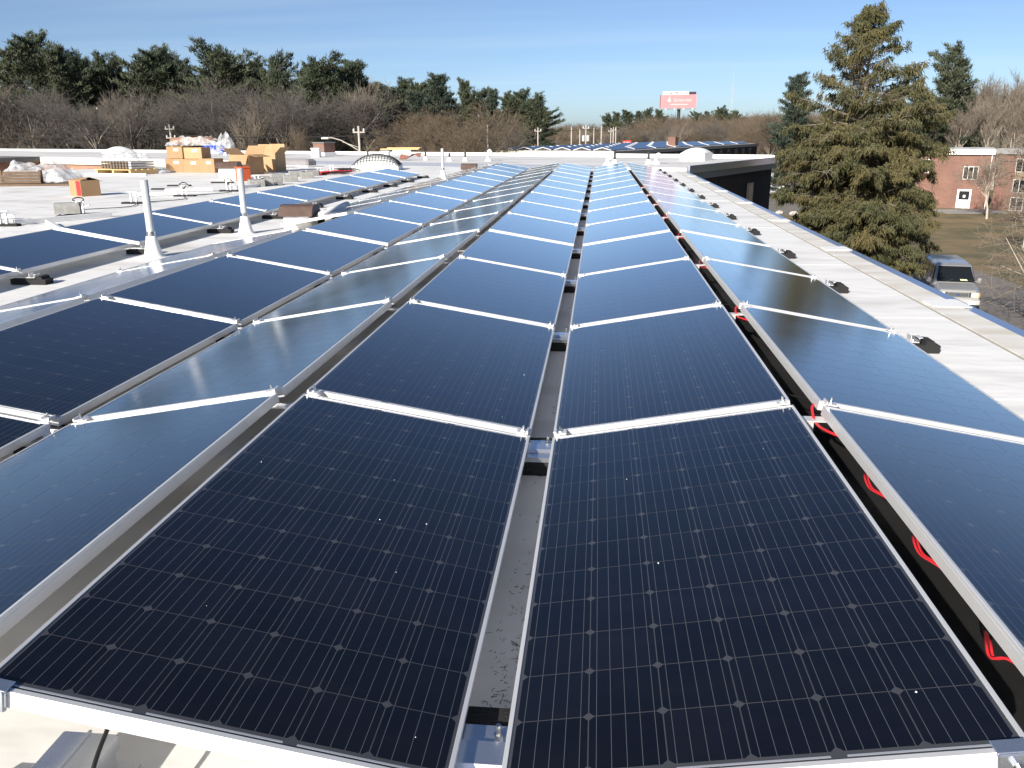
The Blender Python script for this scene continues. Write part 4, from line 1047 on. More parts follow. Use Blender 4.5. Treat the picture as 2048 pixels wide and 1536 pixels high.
for (x, y, h), (lb, ms, w) in zip([(-29.7, 123.4, 14.8), (-21.1, 94.1, 12.5), (-18.7, 92.3, 12.6), (-16.7, 90.3, 12.3), (-13.9, 86.6, 12.9), (-13.8, 97.9, 12.0), (-25.6, 72.0, 10.5), (-15.4, 134.2, 11.0), (-11.8, 129.2, 10.6)],
        [('pale thin leafless tree in the dip between two groups of pines', BAREP[0], 0.9), ('tan leafless tree left of the broad fan-shaped tree, outermost', BARET[0], .95), ('tan leafless tree left of the broad fan-shaped tree, middle', BARET[1], .9), ('tan leafless tree touching the broad fan-shaped tree on its left', BARET[0], .9), ('broad fan-shaped tan leafless tree left of the middle of the tree line', BARET[1], 1.25),
         ('leafless tree half hidden right of the fan-shaped tree', BARE[1], 1.0), ('small brushy leafless tree above the brick chimney', BARET[0], .55), ('grey leafless tree below the small pines, left one', BARE[2], 1.1), ('grey leafless tree below the small pines, right one', BARE[3], 1.1)]):
    plant('bare_tree', ms, x, y, h, 13.0 if ms in BARET else (14.0 if ms in BARE else 16.0), lb, 'tree', None, rz=rnd.uniform(0, 6.28), wide=w)
HILL = [(-11.6, 194.0, 9.9), (-9.3, 176.5, 8.8), (-7.9, 180.1, 8.5), (-6.3, 178.5, 9.0), (-5.5, 198.0, 8.8), (-3.5, 188.5, 10.3), (-2.6, 220.8, 9.7), (-0.6, 195.4, 9.2), (1.2, 191.7, 10.9), (3.0, 197.7, 9.6), (4.1, 188.1, 10.7), (5.5, 187.4, 9.6), (7.1, 180.7, 9.6), (8.4, 179.7, 10.5), (10.1, 183.8, 9.7), (13.0, 206.8, 11.8), (13.1, 179.7, 11.4), (14.3, 180.1, 10.8), (19.1, 223.5, 11.4), (19.6, 210.3, 11.8), (18.8, 188.0, 11.3), (19.9, 182.3, 10.6), (21.9, 187.3, 11.6), (28.3, 228.0, 11.0), (29.5, 226.1, 11.9), (25.1, 182.7, 11.6), (30.3, 209.1, 11.7), (30.4, 198.0, 12.8), (33.2, 202.8, 11.5), (35.8, 208.6, 10.5), (35.0, 197.0, 10.9), (37.5, 203.2, 12.5), (40.7, 212.5, 13.0), (36.4, 182.9, 11.1)]
hidx = sorted(range(len(HILL)), key=lambda i: HILL[i][0] / HILL[i][1])
for o_, i in enumerate(hidx):
    x, y, h = HILL[i]
    plant('bare_tree', (BARET[i % 2], BARE[i % 5], BAREP[i % 3])[i % 3], x, y, h, (13.0, 14.0, 16.0)[i % 3], 'distant leafless tree below the billboard woods, %s from the left' % ordw(o_), 'tree', 'bare trees of the distant wood', rz=rnd.uniform(0, 6.28), wide=1.25)
for o_, (x, y, h) in enumerate([(2.8, 315.7, 14.2), (5.8, 316.3, 14.9), (9.6, 306.2, 15.0), (13.5, 317.2, 15.4), (17.3, 317.7, 15.8), (20.5, 307.4, 15.4), (32.7, 298.5, 14.2), (36.0, 298.9, 14.8), (39.1, 288.7, 15.4), (42.2, 299.6, 15.0), (45.4, 299.6, 14.4)]):
    plant('pine_tree', PINE[(2, 6, 4, 1)[o_ % 4]], x, y, h, 20.0, 'far-off dark pine on the skyline around the billboard, %s from the left' % ordw(o_), 'tree', 'pines on the far skyline', rz=o_ * 1.3, wide=1.2)
# the far wood behind them reads as one mass
sa, sb = bare_tree(900, H=13.0, limbs=10, sub=(5, 4), lens=(0.40, 0.25, 0.16), upb=0.12, spread=0.6, trunk_frac=0.4, twig_r=0.024)
vt, ft = tubes(np.concatenate([sa, sb]), 3)
rng = np.random.default_rng(5)
VV, FF, k_ = [], [], 0
for i in range(330):
    d_ = rng.uniform(225, 420); a = rng.uniform(-0.08, 0.30) if i < 250 else rng.uniform(0.2, 0.62)
    px_ = 0.22 + math.tan(a) * d_
    hh = (0.62 + 0.26 * (a > 0.05) + 0.18 * rng.random() + (d_ - 225) / 195 * 0.28)
    c, s_ = math.cos(i * 2.4), math.sin(i * 2.4)
    V = vt @ np.array([[c, s_, 0], [-s_, c, 0], [0, 0, 1]]) * np.array([hh * 1.4, hh * 1.4, hh]) + np.array([px_, d_, GZ])
    VV.append(V); FF.append(ft + k_); k_ += len(V)
o = link('distant_woods', npmesh('distant_woods', np.concatenate(VV), np.concatenate(FF), M_TWIGT))
tag(o, 'mass of far leafless brown woods along the horizon', 'woods', kind='stuff')
# low reddish brush before the poles
VV, FF, k_ = [], [], 0
for i in range(120):
    x_ = rng.uniform(-16, 14); y_ = rng.uniform(112, 150); hh = rng.uniform(0.30, 0.55)
    c, s_ = math.cos(i * 2.4), math.sin(i * 2.4)
    V = vt @ np.array([[c, s_, 0], [-s_, c, 0], [0, 0, 1]]) * np.array([hh, hh, hh]) + np.array([x_, y_, GZ])
    VV.append(V); FF.append(ft + k_); k_ += len(V)
tag(link('brush', npmesh('brush', np.concatenate(VV), np.concatenate(FF), M_BRUSH)), 'reddish brown brush in front of the small pines', 'brush', kind='stuff')
# dark undergrowth between the trunks of the left wood
VV, FF, k_ = [], [], 0
for i in range(170):
    f = rng.random(); d_ = rng.uniform(100, 128); a = -0.64 + f * 0.46
    hh = rng.uniform(0.40, 0.75); c, s_ = math.cos(i * 2.4), math.sin(i * 2.4)
    V = vt @ np.array([[c, s_, 0], [-s_, c, 0], [0, 0, 1]]) * np.array([hh, hh, hh]) + np.array([0.22 + math.tan(a) * d_, d_, GZ])
    VV.append(V); FF.append(ft + k_); k_ += len(V)
tag(link('undergrowth', npmesh('undergrowth', np.concatenate(VV), np.concatenate(FF), mat('dark_undergrowth', (0.045, 0.038, 0.032), 0.95))), 'dense grey undergrowth between the trunks of the left wood', 'undergrowth', kind='stuff')
# right hand side
BR = [(28.8, 170.9, 13.0), (28.8, 160.5, 13.1), (29.0, 150.0, 13.2), (33.3, 161.1, 13.6), (51.4, 142.1, 14.2), (51.3, 137.1, 15.1), (57.0, 148.6, 16.3), (56.3, 141.4, 17.0), (54.5, 132.5, 16.0), (58.7, 139.5, 16.9), (58.4, 135.4, 17.3), (61.0, 138.0, 18.0), (59.5, 131.0, 16.4), (63.2, 135.9, 17.3), (51.3, 129.4, 13.7), (54.9, 127.7, 14.0), (57.6, 126.7, 13.2), (41.1, 151.7, 14.7), (42.9, 146.8, 15.3), (34.3, 140.3, 14.0)]
ridx = sorted(range(len(BR)), key=lambda i: BR[i][0] / BR[i][1])
for o_, i in enumerate(ridx):
    x, y, h = BR[i]
    plant('bare_tree', BAREP[i % 3] if x > 50 else BARET[i % 2], x, y, h, 16.0 if x > 50 else 13.0, 'pale leafless tree behind the big hemlock and brick house, %s from the left' % ordw(o_), 'tree', 'bare trees at the right', rz=rnd.uniform(0, 6.28), wide=rnd.uniform(0.9, 1.2))
for (x, y, h), lb, w, k in zip([(27.2, 121.3, 16.1), (50.4, 131.2, 20.0), (46.0, 131.0, 15.5)], ['bluish pine standing just left of the big hemlock', 'tall pine top rising behind the right side of the hemlock', 'lower pine hidden behind the right side of the hemlock'], (1.35, 1.25, 1.1), (3, 0, 1)):
    plant('pine_tree', PINE[k], x, y, h, 20.0, lb, 'tree', None, rz=k * 1.1, wide=w)

# the big hemlock at the right
def hemlock(seed=77, H=13.05):
    rng = np.random.default_rng(seed)
    segs, twigs, C, D, LL, WW = [], [], [], [], [], []
    N = 14; pts = [np.zeros(3)]
    for i in range(N):
        pts.append(pts[-1] + np.array([rng.normal(0, .05), rng.normal(0, .05), H / N]))
    for i in range(N):
        segs.append((*pts[i], *pts[i + 1], 0.22 * (1 - i / N) + 0.02, 0.22 * (1 - (i + 1) / N) + 0.015))
    at = lambda f: pts[min(int(f * N), N - 1)] + (pts[min(int(f * N), N - 1) + 1] - pts[min(int(f * N), N - 1)]) * (f * N - min(int(f * N), N - 1))
    prof = lambda f: np.interp(f, [0, .2, .30, .45, .58, .66, .72, .80, .88, .94, 1], [1.9, 2.2, 2.65, 3.1, 3.1, 2.95, 2.5, 2.0, 1.25, .8, .25])
    nb = 335
    for b in range(nb):
        f = 0.12 + 0.875 * (b / nb)
        sp = min(max((f - 0.60) / 0.16, 0.0), 1.0); sp = sp * sp * (3 - 2 * sp)
        if f > 0.91: sp *= 0.55
        topz = sp > 0.5
        if rng.random() < 0.30 * sp: continue
        base = at(f)
        a = b * 2.39996 + rng.normal(0, .35)
        L = prof(f) * rng.uniform(0.5, 1.15)
        el0 = rng.uniform(-0.05, 0.32) * (1 - sp) + rng.uniform(0.15, 0.8) * sp
        d = np.array([math.cos(a) * math.cos(el0), math.sin(a) * math.cos(el0), math.sin(el0)])
        lat0 = np.array([-math.sin(a), math.cos(a), 0])
        P = [base]; dd = d.copy(); n_ = 6
        for i in range(n_):
            dd = dd + np.array([rng.normal(0, .12), rng.normal(0, .12), (-0.055 if not topz else -0.03) + rng.normal(0, .07)]); dd /= np.linalg.norm(dd)
            P.append(P[-1] + dd * L / n_)
        for i in range(n_):
            segs.append((*P[i], *P[i + 1], 0.042 * (1 - i / n_) * (L / 3) + 0.007, 0.042 * (1 - (i + 1) / n_) * (L / 3) + 0.005))
        ns = int(L * 10) + 4
        clump = rng.uniform(0, 6.28)
        for s_ in range(ns):
            u = 0.16 + 0.84 * (s_ + rng.random()) / ns
            x = min(u, .999) * n_; j = int(x); p = P[j] + (P[j + 1] - P[j]) * (x - j)
            out = (P[min(j + 1, n_)] - P[j]); out /= np.linalg.norm(out)
            side = lat0 * rng.choice((-1, 1)) * rng.uniform(.3, 1.0) + out * rng.uniform(.1, .9) + np.array([0, 0, rng.normal(0.0, .25)]); side /= np.linalg.norm(side)
            sl = L * 0.26 * (1.15 - u * 0.7) * rng.uniform(.5, 1.3) + 0.12
            q = p + side * sl + np.array([0, 0, -0.10 * sl])
            twigs.append((*p, *q, 0.009, 0.004))
            k1 = 0.66 + 0.40 * math.sin(u * 7 + clump)
            k2 = 0.60 if u > 0.70 else 0.05
            keep = rng.random() < k1 * (1 - sp) + k2 * sp
            if not keep: continue
            m_ = int((30 + 52 * sl) * (1.15 - 0.55 * sp))
            w = rng.random(m_) ** 0.8
            c = p + (q - p) * w[:, None] + rng.normal(0, 0.055, (m_, 3))
            dr = np.array([0, 0, -0.95]) + side * 0.35 + rng.normal(0, 0.42, (m_, 3))
            C.append(c); D.append(dr); LL.append(rng.uniform(.10, .27, m_)); WW.append(rng.uniform(.028, .055, m_))
    C = np.concatenate(C); D = np.concatenate(D); D /= np.linalg.norm(D, axis=1)[:, None]
    V, F = blades(C, D, np.concatenate(LL), np.concatenate(WW), rng)
    s1 = tubes(np.array(segs), 6); s2 = tubes(np.array(twigs), 3)
    V2 = np.concatenate([s1[0], s2[0]]); F2 = np.concatenate([s1[1], s2[1] + len(s1[0])])
    return npmesh('trunk', V2, F2, mat('hemlock_bark', (0.21, 0.175, 0.14), 0.95, var=0.6, vscale=1.2, var_col=(0.10, 0.085, 0.07))), npmesh('crown', V, F, M_HEM)
hm = hemlock()
t = thing('hemlock_tree', (10.5, 34.2, NZ), 'big drooping olive-green hemlock with thin bare upper branches at the right', 'tree')
link('trunk', hm[0], t); link('crown', hm[1], t)
# bare shrub-like tree whose branches reach in from the right edge
br_ = bare_meshes(411, M_TWIGP, M_BARKL, H=6.6, limbs=9, sub=(5, 5, 3), spread=0.95, trunk_frac=0.18, upb=0.02, lens=(0.75, 0.36, 0.2, 0.1), r0=0.02, twig_r=0.008, ang=(0.5, 1.0))
plant('bare_tree', br_, 19.6, 36.4, 5.6, 6.6, 'low leafless tree reaching in from the right edge before the silver van', 'tree', None, rz=2.2, wide=1.15, z=NZ)
br2 = bare_meshes(415, M_TWIGP, M_BARKL, H=8, limbs=9, sub=(5, 5, 4), spread=0.7, trunk_frac=0.25, upb=0.2, twig_r=0.012)
plant('bare_tree', br2, 41.3, 93, 7.0, 8, 'thin leafless tree in front of the red brick house', 'tree', None, rz=0.4, wide=1.2)
plant('bare_tree', br2, 29.6, 120, 6.0, 8, 'small pale leafless tree beside the blue car', 'tree', None, rz=1.4, wide=0.8)
plant('bare_tree', br2, 39.5, 80, 9.5, 8, 'thin leafless tree at the right edge in front of the brick wing', 'tree', None, rz=3.4, wide=1.5)
plant('bare_tree', br2, 33.5, 68, 5.5, 8, 'small leafless shrub-tree at the right before the brick wing', 'tree', None, rz=2.4, wide=1.2)
#@@PART4@@
# ------------------------------------------------------------------ buildings behind
def wall_windows(t, org, ux, uy, spec, depth=0.05, fm=M_WINF, gm=M_GLASS, panes=3):
    """spec: (s0, s1, z0, z1) rectangles along the wall direction (ux,uy) from org; outward normal = (uy,-ux)"""
    nx_, ny_ = uy, -ux
    for s0, s1, z0, z1 in spec:
        def P(s, o): return (org[0] + ux * s + nx_ * o, org[1] + uy * s + ny_ * o)
        w = link('window', MB().prism([P(s0, -0.02), P(s0, depth), P(s1, depth), P(s1, -0.02)], z0, z1).mesh('window', fm), t)
        k = panes; gap = 0.07; wd = (s1 - s0 - gap * (k + 1)) / k
        for i in range(k):
            a = s0 + gap + i * (wd + gap)
            link('pane', MB().prism([P(a, depth + 0.002), P(a, depth + 0.014), P(a + wd, depth + 0.014), P(a + wd, depth + 0.002)], z0 + gap, z1 - gap).mesh('pane', gm), w)
# far building with its own solar array (same orientation as the wing)
FB = (1.6, 92.8); FZ = -0.85
def F2(a, b): return (FB[0] + UX * a + VX * b, FB[1] + UY * a + VY * b)
t = thing('school_wing', (0, 0, 0), 'far brick building with a blue solar array and a long shaded side of windows', 'building')
link('wall', MB().prism([F2(0, 0), F2(0, 50), F2(-16.5, 50), F2(-16.5, 0)], GZ, FZ - 0.35).mesh('wall', M_BRICKT), t)
link('side_shade_skin', MB().prism([F2(0.12, 0.05), F2(0.12, 50), F2(0.003, 50), F2(0.003, 0.05)], GZ, FZ - 0.36).mesh('side_shade_skin', M_DARKW), t)  # added dark skin carrying the shade of the brick side wall
link('roof', MB().prism([F2(0.25, -0.2), F2(0.25, 50.2), F2(-16.8, 50.2), F2(-16.8, -0.2)], FZ - 0.33, FZ).mesh('roof', M_CREAM), t)
link('side_fascia', MB().prism([F2(0.31, -0.25), F2(0.31, 50.2), F2(0.252, 50.2), F2(0.252, -0.25)], FZ - 0.36, FZ + 0.03).mesh('side_fascia', M_FASC), t)
link('membrane', MB().prism([F2(-0.1, 0.1), F2(-0.1, 49.8), F2(-16.4, 49.8), F2(-16.4, 0.1)], FZ + 0.002, FZ + 0.03).mesh('membrane', M_ROOF2), t)
for s0 in (-13.2, -5.6):
    w = link('window_bay', MB().prism([F2(s0, -0.05), F2(s0, 0.02), F2(s0 + 1.7, 0.02), F2(s0 + 1.7, -0.05)], GZ + 1, FZ - 0.36).mesh('window_bay', M_CREAM), t)
    for k in range(4):
        link('pane', MB().prism([F2(s0 + 0.12 + 0.4 * k, -0.07), F2(s0 + 0.12 + 0.4 * k, -0.052), F2(s0 + 0.42 + 0.4 * k, -0.052), F2(s0 + 0.42 + 0.4 * k, -0.07)], -2.6, FZ - 0.95).mesh('pane', M_GLASS), w)
for i in range(15):
    b0 = 1.2 + i * 3.2
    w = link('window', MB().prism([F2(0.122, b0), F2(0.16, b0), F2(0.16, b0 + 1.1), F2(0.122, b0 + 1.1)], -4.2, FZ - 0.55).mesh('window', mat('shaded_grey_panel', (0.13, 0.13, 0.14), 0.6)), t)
    link('pane', MB().prism([F2(0.162, b0 + 0.12), F2(0.175, b0 + 0.12), F2(0.175, b0 + 0.98), F2(0.162, b0 + 0.98)], -2.6, FZ - 0.9).mesh('pane', M_GLASS), w)
# its solar tents: each tent is one thing with two slopes
ME_TS = {}
for r in range(6):
    for c in range(8):
        a0 = -15.6 + r * 2.55; b0 = 1.0 + c * 6.0
        tt = thing('solar_tent', (*F2(a0 + 1.1, b0 + 2.8), FZ + 0.03), 'blue solar tent on the far roof, %s row from left, %s from front' % (ordw(r), ordw(c)), 'solar panel', 'solar tents on the far building', math.atan2(UY, UX))
        if not ME_TS:
            sl = MB().add([(-1.1, -2.8, 0.10), (-0.03, -2.8, 0.36), (-0.03, 2.8, 0.36), (-1.1, 2.8, 0.10), (-1.1, -2.8, 0.06), (-0.03, -2.8, 0.32), (-0.03, 2.8, 0.32), (-1.1, 2.8, 0.06)],
                          [(0, 1, 2, 3), (7, 6, 5, 4), (0, 4, 5, 1), (2, 6, 7, 3), (0, 3, 7, 4), (1, 5, 6, 2)])
            sr = MB().add([(-x, y, z) for x, y, z in sl.v], [tuple(reversed(f)) for f in sl.f])
            ME_TS['l'] = sl.mesh('left_slope', mat('far_blue_module', (0.012, 0.02, 0.06), 0.15)); ME_TS['r'] = sr.mesh('right_slope', MATS['far_blue_module'])
            ME_TS['e'] = MB().add([(-1.1, -2.83, 0.12), (0, -2.83, 0.40), (1.1, -2.83, 0.12), (1.1, -2.83, 0.04), (0, -2.83, 0.30), (-1.1, -2.83, 0.04), (-1.1, -2.81, 0.12), (0, -2.81, 0.40), (1.1, -2.81, 0.12), (1.1, -2.81, 0.04), (0, -2.81, 0.30), (-1.1, -2.81, 0.04)],
                                  [(0, 5, 4, 1), (1, 4, 3, 2), (7, 10, 11, 6), (8, 9, 10, 7), (0, 1, 7, 6), (1, 2, 8, 7), (3, 4, 10, 9), (4, 5, 11, 10), (2, 3, 9, 8), (5, 0, 6, 11)]).mesh('front_edge', M_ALU)
        link('left_slope', ME_TS['l'], tt); link('right_slope', ME_TS['r'], tt); link('front_edge', ME_TS['e'], tt)
t = thing('chimney', (*F2(-1.4, 20), FZ + 0.03), 'square red brick chimney on the far building with the solar array', 'chimney', rz=-0.48)
link('stack', MB().box((0, 0, 0.75), (1.0, 1.0, 1.1)).mesh('stack', M_BRICK), t)
link('base', MB().bbox((0, 0, 0.10), (1.25, 1.25, 0.18), 0.03).mesh('base', M_PATCH), t)

# red brick house at the right
t = thing('brick_house', (0, 0, 0), 'two-storey red brick house with white fascia, door and drainpipe behind the hemlock', 'building')
dirx = Vector((0.93, -0.37)).normalized()         # along the wall, left to right
O = Vector((36.0, 108.6))
def H2(s, o): return (O.x + dirx.x * s + dirx.y * o, O.y + dirx.y * s - dirx.x * o)   # o > 0 outwards to the camera
link('wall', MB().prism([H2(-8, 0), H2(11.0, 0), H2(11.0, -10), H2(-8, -10)], GZ, -1.75).mesh('wall', M_BRICK), t)
link('fascia', MB().prism([H2(-8.3, 0.35), H2(11.0, 0.35), H2(11.0, -10.3), H2(-8.3, -10.3)], -1.745, -1.30).mesh('fascia', M_WHITE), t)
link('roof', MB().prism([H2(-8.1, 0.2), H2(11.0, 0.2), H2(11.0, -10.1), H2(-8.1, -10.1)], -1.295, -1.12).mesh('roof', mat('snowy_grey_roof', (0.32, 0.32, 0.33), 0.9, var=0.9, vscale=0.5, var_col=(0.75, 0.75, 0.74))), t)
wall_windows(t, H2(0, 0), dirx.x, dirx.y, [(1.5, 4.2, -3.9, -2.3), (1.0, 3.0, -6.6, -4.9), (7.9, 9.5, -4.6, -3.1)], panes=3)
d_ = link('door', MB().prism([H2(7.6, 0.0), H2(7.6, 0.06), H2(9.1, 0.06), H2(9.1, 0.0)], GZ + 0.04, -5.75).mesh('door', M_WHITE), t)
link('door_glass', MB().prism([H2(7.8, 0.062), H2(7.8, 0.08), H2(8.9, 0.08), H2(8.9, 0.062)], -6.95, -5.95).mesh('door_glass', M_GLASS), d_)
link('notice', MB().prism([H2(8.25, 0.082), H2(8.25, 0.09), H2(8.5, 0.09), H2(8.5, 0.082)], -6.7, -6.4).mesh('notice', M_WHITE), d_)
link('drainpipe', MB().tube((*H2(10.7, 0.08), GZ), (*H2(10.7, 0.08), -1.75), 0.06, n=8).mesh('drainpipe', M_WHITE), t)
t = thing('brick_wing', (0, 0, 0), 'red brick wing with stacked windows coming forward at the right edge', 'building')
O2 = Vector((46.4, 104.0)); d2 = Vector((0.55, -0.835)).normalized()      # wall turning towards the camera
def K2(s, o): return (O2.x + d2.x * s + d2.y * o, O2.y + d2.y * s - d2.x * o)
link('wall', MB().prism([K2(0, 0), K2(31, 0), K2(31, -12), K2(0, -12)], GZ - 0.4, -1.65).mesh('wall', M_BRICK), t)
link('roof', MB().prism([K2(-0.2, 0.25), K2(31.3, 0.25), K2(31.3, -12.2), K2(-0.2, -12.2)], -1.645, -1.0).mesh('roof', mat('grey_roof_edge', (0.25, 0.25, 0.25), 0.8)), t)
wall_windows(t, K2(0, 0), d2.x, d2.y, [(a, a + 1.5, z0, z0 + 1.5) for a in (2.2, 7.5) for z0 in (-3.6, -5.9, -7.9)], panes=2)
for a in (2.2, 7.5):
    link('spandrel', MB().prism([K2(a + 0.05, 0.0), K2(a + 0.05, 0.03), K2(a + 1.45, 0.03), K2(a + 1.45, 0.0)], -4.35, -3.65).mesh('spandrel', mat('tan_panel', (0.32, 0.24, 0.16), 0.8)), t)
t = thing('roof_funnel', (49.6, 103.5, -1.0), 'orange flared chimney pot on the brick wing roof', 'chimney pot')
link('pot', MB().lathe([(0.25, 0.0), (0.28, 0.2), (0.42, 0.6), (0.40, 0.62)], n=14).mesh('pot', mat('terracotta', (0.5, 0.2, 0.13), 0.8), True), t)

# ------------------------------------------------------------------ poles, wires, billboard, mast
def util_pole(x, y, ztop, label, arms=1, lean=0.0, lamp=False, r=0.12, tf=False):
    t = thing('utility_pole', (x, y, GZ), label, 'utility pole', 'utility poles behind the roofs', 0.15)
    H = ztop - GZ
    link('pole', MB().tube((0, 0, 0), (-lean * H, 0, H), r, r * 0.75, n=10).mesh('pole', M_POLE), t)
    for k in range(arms):
        z = H - 0.5 - 0.9 * k
        c = link('crossarm', MB().box((-lean * z, 0, z), (1.0, 0.10, 0.10)).mesh('crossarm', M_POLE), t)
        for sx in (-0.42, 0.42):
            link('insulator', MB().lathe([(0.05, 0), (0.09, 0.06), (0.05, 0.12), (0.08, 0.18), (0.02, 0.24)], c=(-lean * z + sx, 0, z + 0.06), n=8).mesh('insulator', M_WHITE), c)
    if lamp:
        link('lamp_arm', MB().path([(0, 0, H - 2.05), (-0.7, 0, H - 1.6), (-1.5, 0, H - 1.15), (-2.3, 0, H - 0.92), (-2.6, 0, H - 0.93)], 0.05, n=6).path([(0, 0, H - 1.75), (-1.4, 0, H - 1.28)], 0.03, n=5).mesh('lamp_arm', M_POLE), t)
        link('lamp_head', MB().bbox((-2.85, 0, H - 0.95), (0.6, 0.22, 0.14), 0.04).mesh('lamp_head', M_WHITE), t)
    if tf:
        for sx in (-0.35, 0.35):
            link('transformer', MB().lathe([(0.26, 0), (0.26, 0.8), (0.18, 0.9)], c=(sx, 0, H - 2.4), n=12).mesh('transformer', mat('grey_transformer', (0.42, 0.43, 0.44), 0.5)), t)
    return t
poles = [(-44.83, 86.8, 2.36, 'leaning pole with two crossarms above the carton pile', 2, 0.035, False, False), (-20.03, 70.3, 1.87, 'pole with a long street lamp arm above the brick chimney', 1, 0, True, False), (-12.6, 97.4, 2.04, 'thin pole in front of the fan-shaped bare tree', 0, 0, False, False),
         (-8.71, 124.0, 1.81, 'pole before the last small pines', 1, 0, False, False), (-4.24, 135.0, 1.88, 'pole with a curved lamp bracket left of the transformer pole', 0, 0, False, False), (-3.16, 145.5, 1.58, 'pole just left of the transformer pole', 0, 0, False, False),
         (-1.96, 133.2, 2.15, 'pole carrying two round grey transformers', 1, 0, False, True), (-0.96, 166.9, 1.78, 'far thin pole right of the transformer pole', 0, 0, False, False), (0.43, 140.8, 2.01, 'tallest plain pole right of the transformers', 0, 0, False, False),
         (2.43, 177.7, 1.58, 'far pole of the right pair, left one', 1, 0, False, False), (2.61, 156.7, 1.9, 'pole with white fittings left of the red sign', 1, 0, False, False), (3.34, 172.6, 1.94, 'far pole of the right pair, right one', 0, 0, False, False)]
for q in poles: util_pole(q[0], q[1], q[2], q[3], q[4], q[5], q[6], tf=q[7])
def wire(p, q, sag, label, r=0.03):
    P = [Vector(p).lerp(Vector(q), i / 14) - Vector((0, 0, sag * 4 * (i / 14) * (1 - i / 14))) for i in range(15)]
    return tag(MB().path(P, r, n=4).build('power_line', M_WIRE), label, 'power line')
wire((-95, 82, 1.65), (-44.9, 86.8, 1.75), 0.25, 'upper black power line before the left woods', 0.04)
wire((-95, 82, 1.15), (-44.9, 86.8, 1.25), 0.25, 'thick lower black power line before the left woods', 0.07)
wire((-44.9, 86.8, 1.75), (-12.6, 97.4, 1.7), 0.3, 'upper black power line right of the leaning pole', 0.035)
wire((-44.9, 86.8, 1.25), (-20.0, 88.0, 1.2), 0.3, 'lower black power line right of the leaning pole', 0.06)
wire((-8.7, 124, 1.4), (-1.9, 133.2, 1.6), 0.2, 'thin power line between the small pines and the transformer pole')
wire((-1.9, 133.2, 1.6), (2.6, 156.7, 1.5), 0.2, 'thin power line right of the transformer pole')
# billboard
bx0, bx1, by = 23.1, 36.6, 340.5
t = thing('billboard', (29.9, by, GZ), 'pink-red billboard with white top strip on a dark single pole', 'billboard')
bz0, bz1 = 9.3 - GZ, 14.1 - GZ
link('pole', MB().tube((0.4, 0.9, 0), (0.4, 0.9, bz0 + 1.5), 0.7, 0.6, n=14).mesh('pole', M_WIRE), t)
M_PINK = mat('pink_red_poster', (0.62, 0.20, 0.215), 0.6, var=0.5, vscale=0.2, var_col=(0.62, 0.25, 0.26))  # poster red set paler, towards pink, in its base colour
pn = link('poster_panel', MB().box((0, 0, (bz0 + bz1) / 2), (13.5, 0.5, bz1 - bz0)).mesh('poster_panel', M_PINK), t)
link('side_edge', MB().box((-6.85, 0.3, (bz0 + bz1) / 2), (0.18, 1.0, bz1 - bz0)).mesh('side_edge', M_WIRE), t)
link('catwalk', MB().box((0, -0.3, bz0 - 0.35), (13.4, 1.2, 0.35)).mesh('catwalk', mat('grey_green_catwalk', (0.2, 0.22, 0.2), 0.7)), t)
for i in range(4):
    link('floodlight', MB().bbox((-4.8 + 3.4 * i, -0.9, bz0 - 0.45), (0.5, 0.3, 0.35), 0.05).mesh('floodlight', M_WHITE), t)
st = link('top_strip', MB().box((-1.1, 0, bz1 + 0.62), (9.8, 0.3, 1.2)).mesh('top_strip', M_WHITE), t)
link('dark_block', MB().box((5.2, 0, bz1 + 0.55), (2.7, 0.3, 0.95)).mesh('dark_block', mat('maroon_print', (0.04, 0.01, 0.02), 0.6)), t)
def lettering(txt, size, loc, m, parent, name='lettering', bold=0.0):
    cu = bpy.data.curves.new(name, 'FONT'); cu.body = txt; cu.size = size; cu.align_x = 'CENTER'; cu.align_y = 'CENTER'; cu.extrude = 0.01; cu.offset = bold
    ob = bpy.data.objects.new(name, cu); col.objects.link(ob)
    dg = bpy.context.evaluated_depsgraph_get()
    me = bpy.data.meshes.new_from_object(ob.evaluated_get(dg))
    bpy.data.objects.remove(ob)
    me.materials.clear(); me.materials.append(m)
    o = link(name, me, parent, loc); o.rotation_euler = (math.pi / 2, 0, 0)
    return o
lettering('Drive up ATM Thru Exit', 0.95, (-1.1, -0.17, bz1 + 0.62), mat('grey_lettering', (0.03, 0.03, 0.03), 0.7), st, bold=0.03)
M_PALE = mat('pale_print', (0.66, 0.42, 0.42), 0.6)
lettering('Santander', 1.75, (1.6, -0.27, bz0 + 2.85), M_PALE, pn, bold=0.02)
link('flame_emblem', MB().add([(-4.0, -0.27, bz0 + 2.2), (-3.0, -0.27, bz0 + 2.2), (-2.75, -0.27, bz0 + 2.75), (-3.05, -0.27, bz0 + 3.2), (-3.2, -0.27, bz0 + 4.1), (-3.45, -0.27, bz0 + 4.6), (-3.5, -0.27, bz0 + 3.7), (-3.9, -0.27, bz0 + 3.2), (-4.25, -0.27, bz0 + 2.75)], [tuple(range(9))]).mesh('flame_emblem', M_PALE), pn)
link('slogan_line', MB().box((0.3, -0.265, bz0 + 1.3), (6.8, 0.02, 0.35)).mesh('slogan_line', M_PALE), pn)
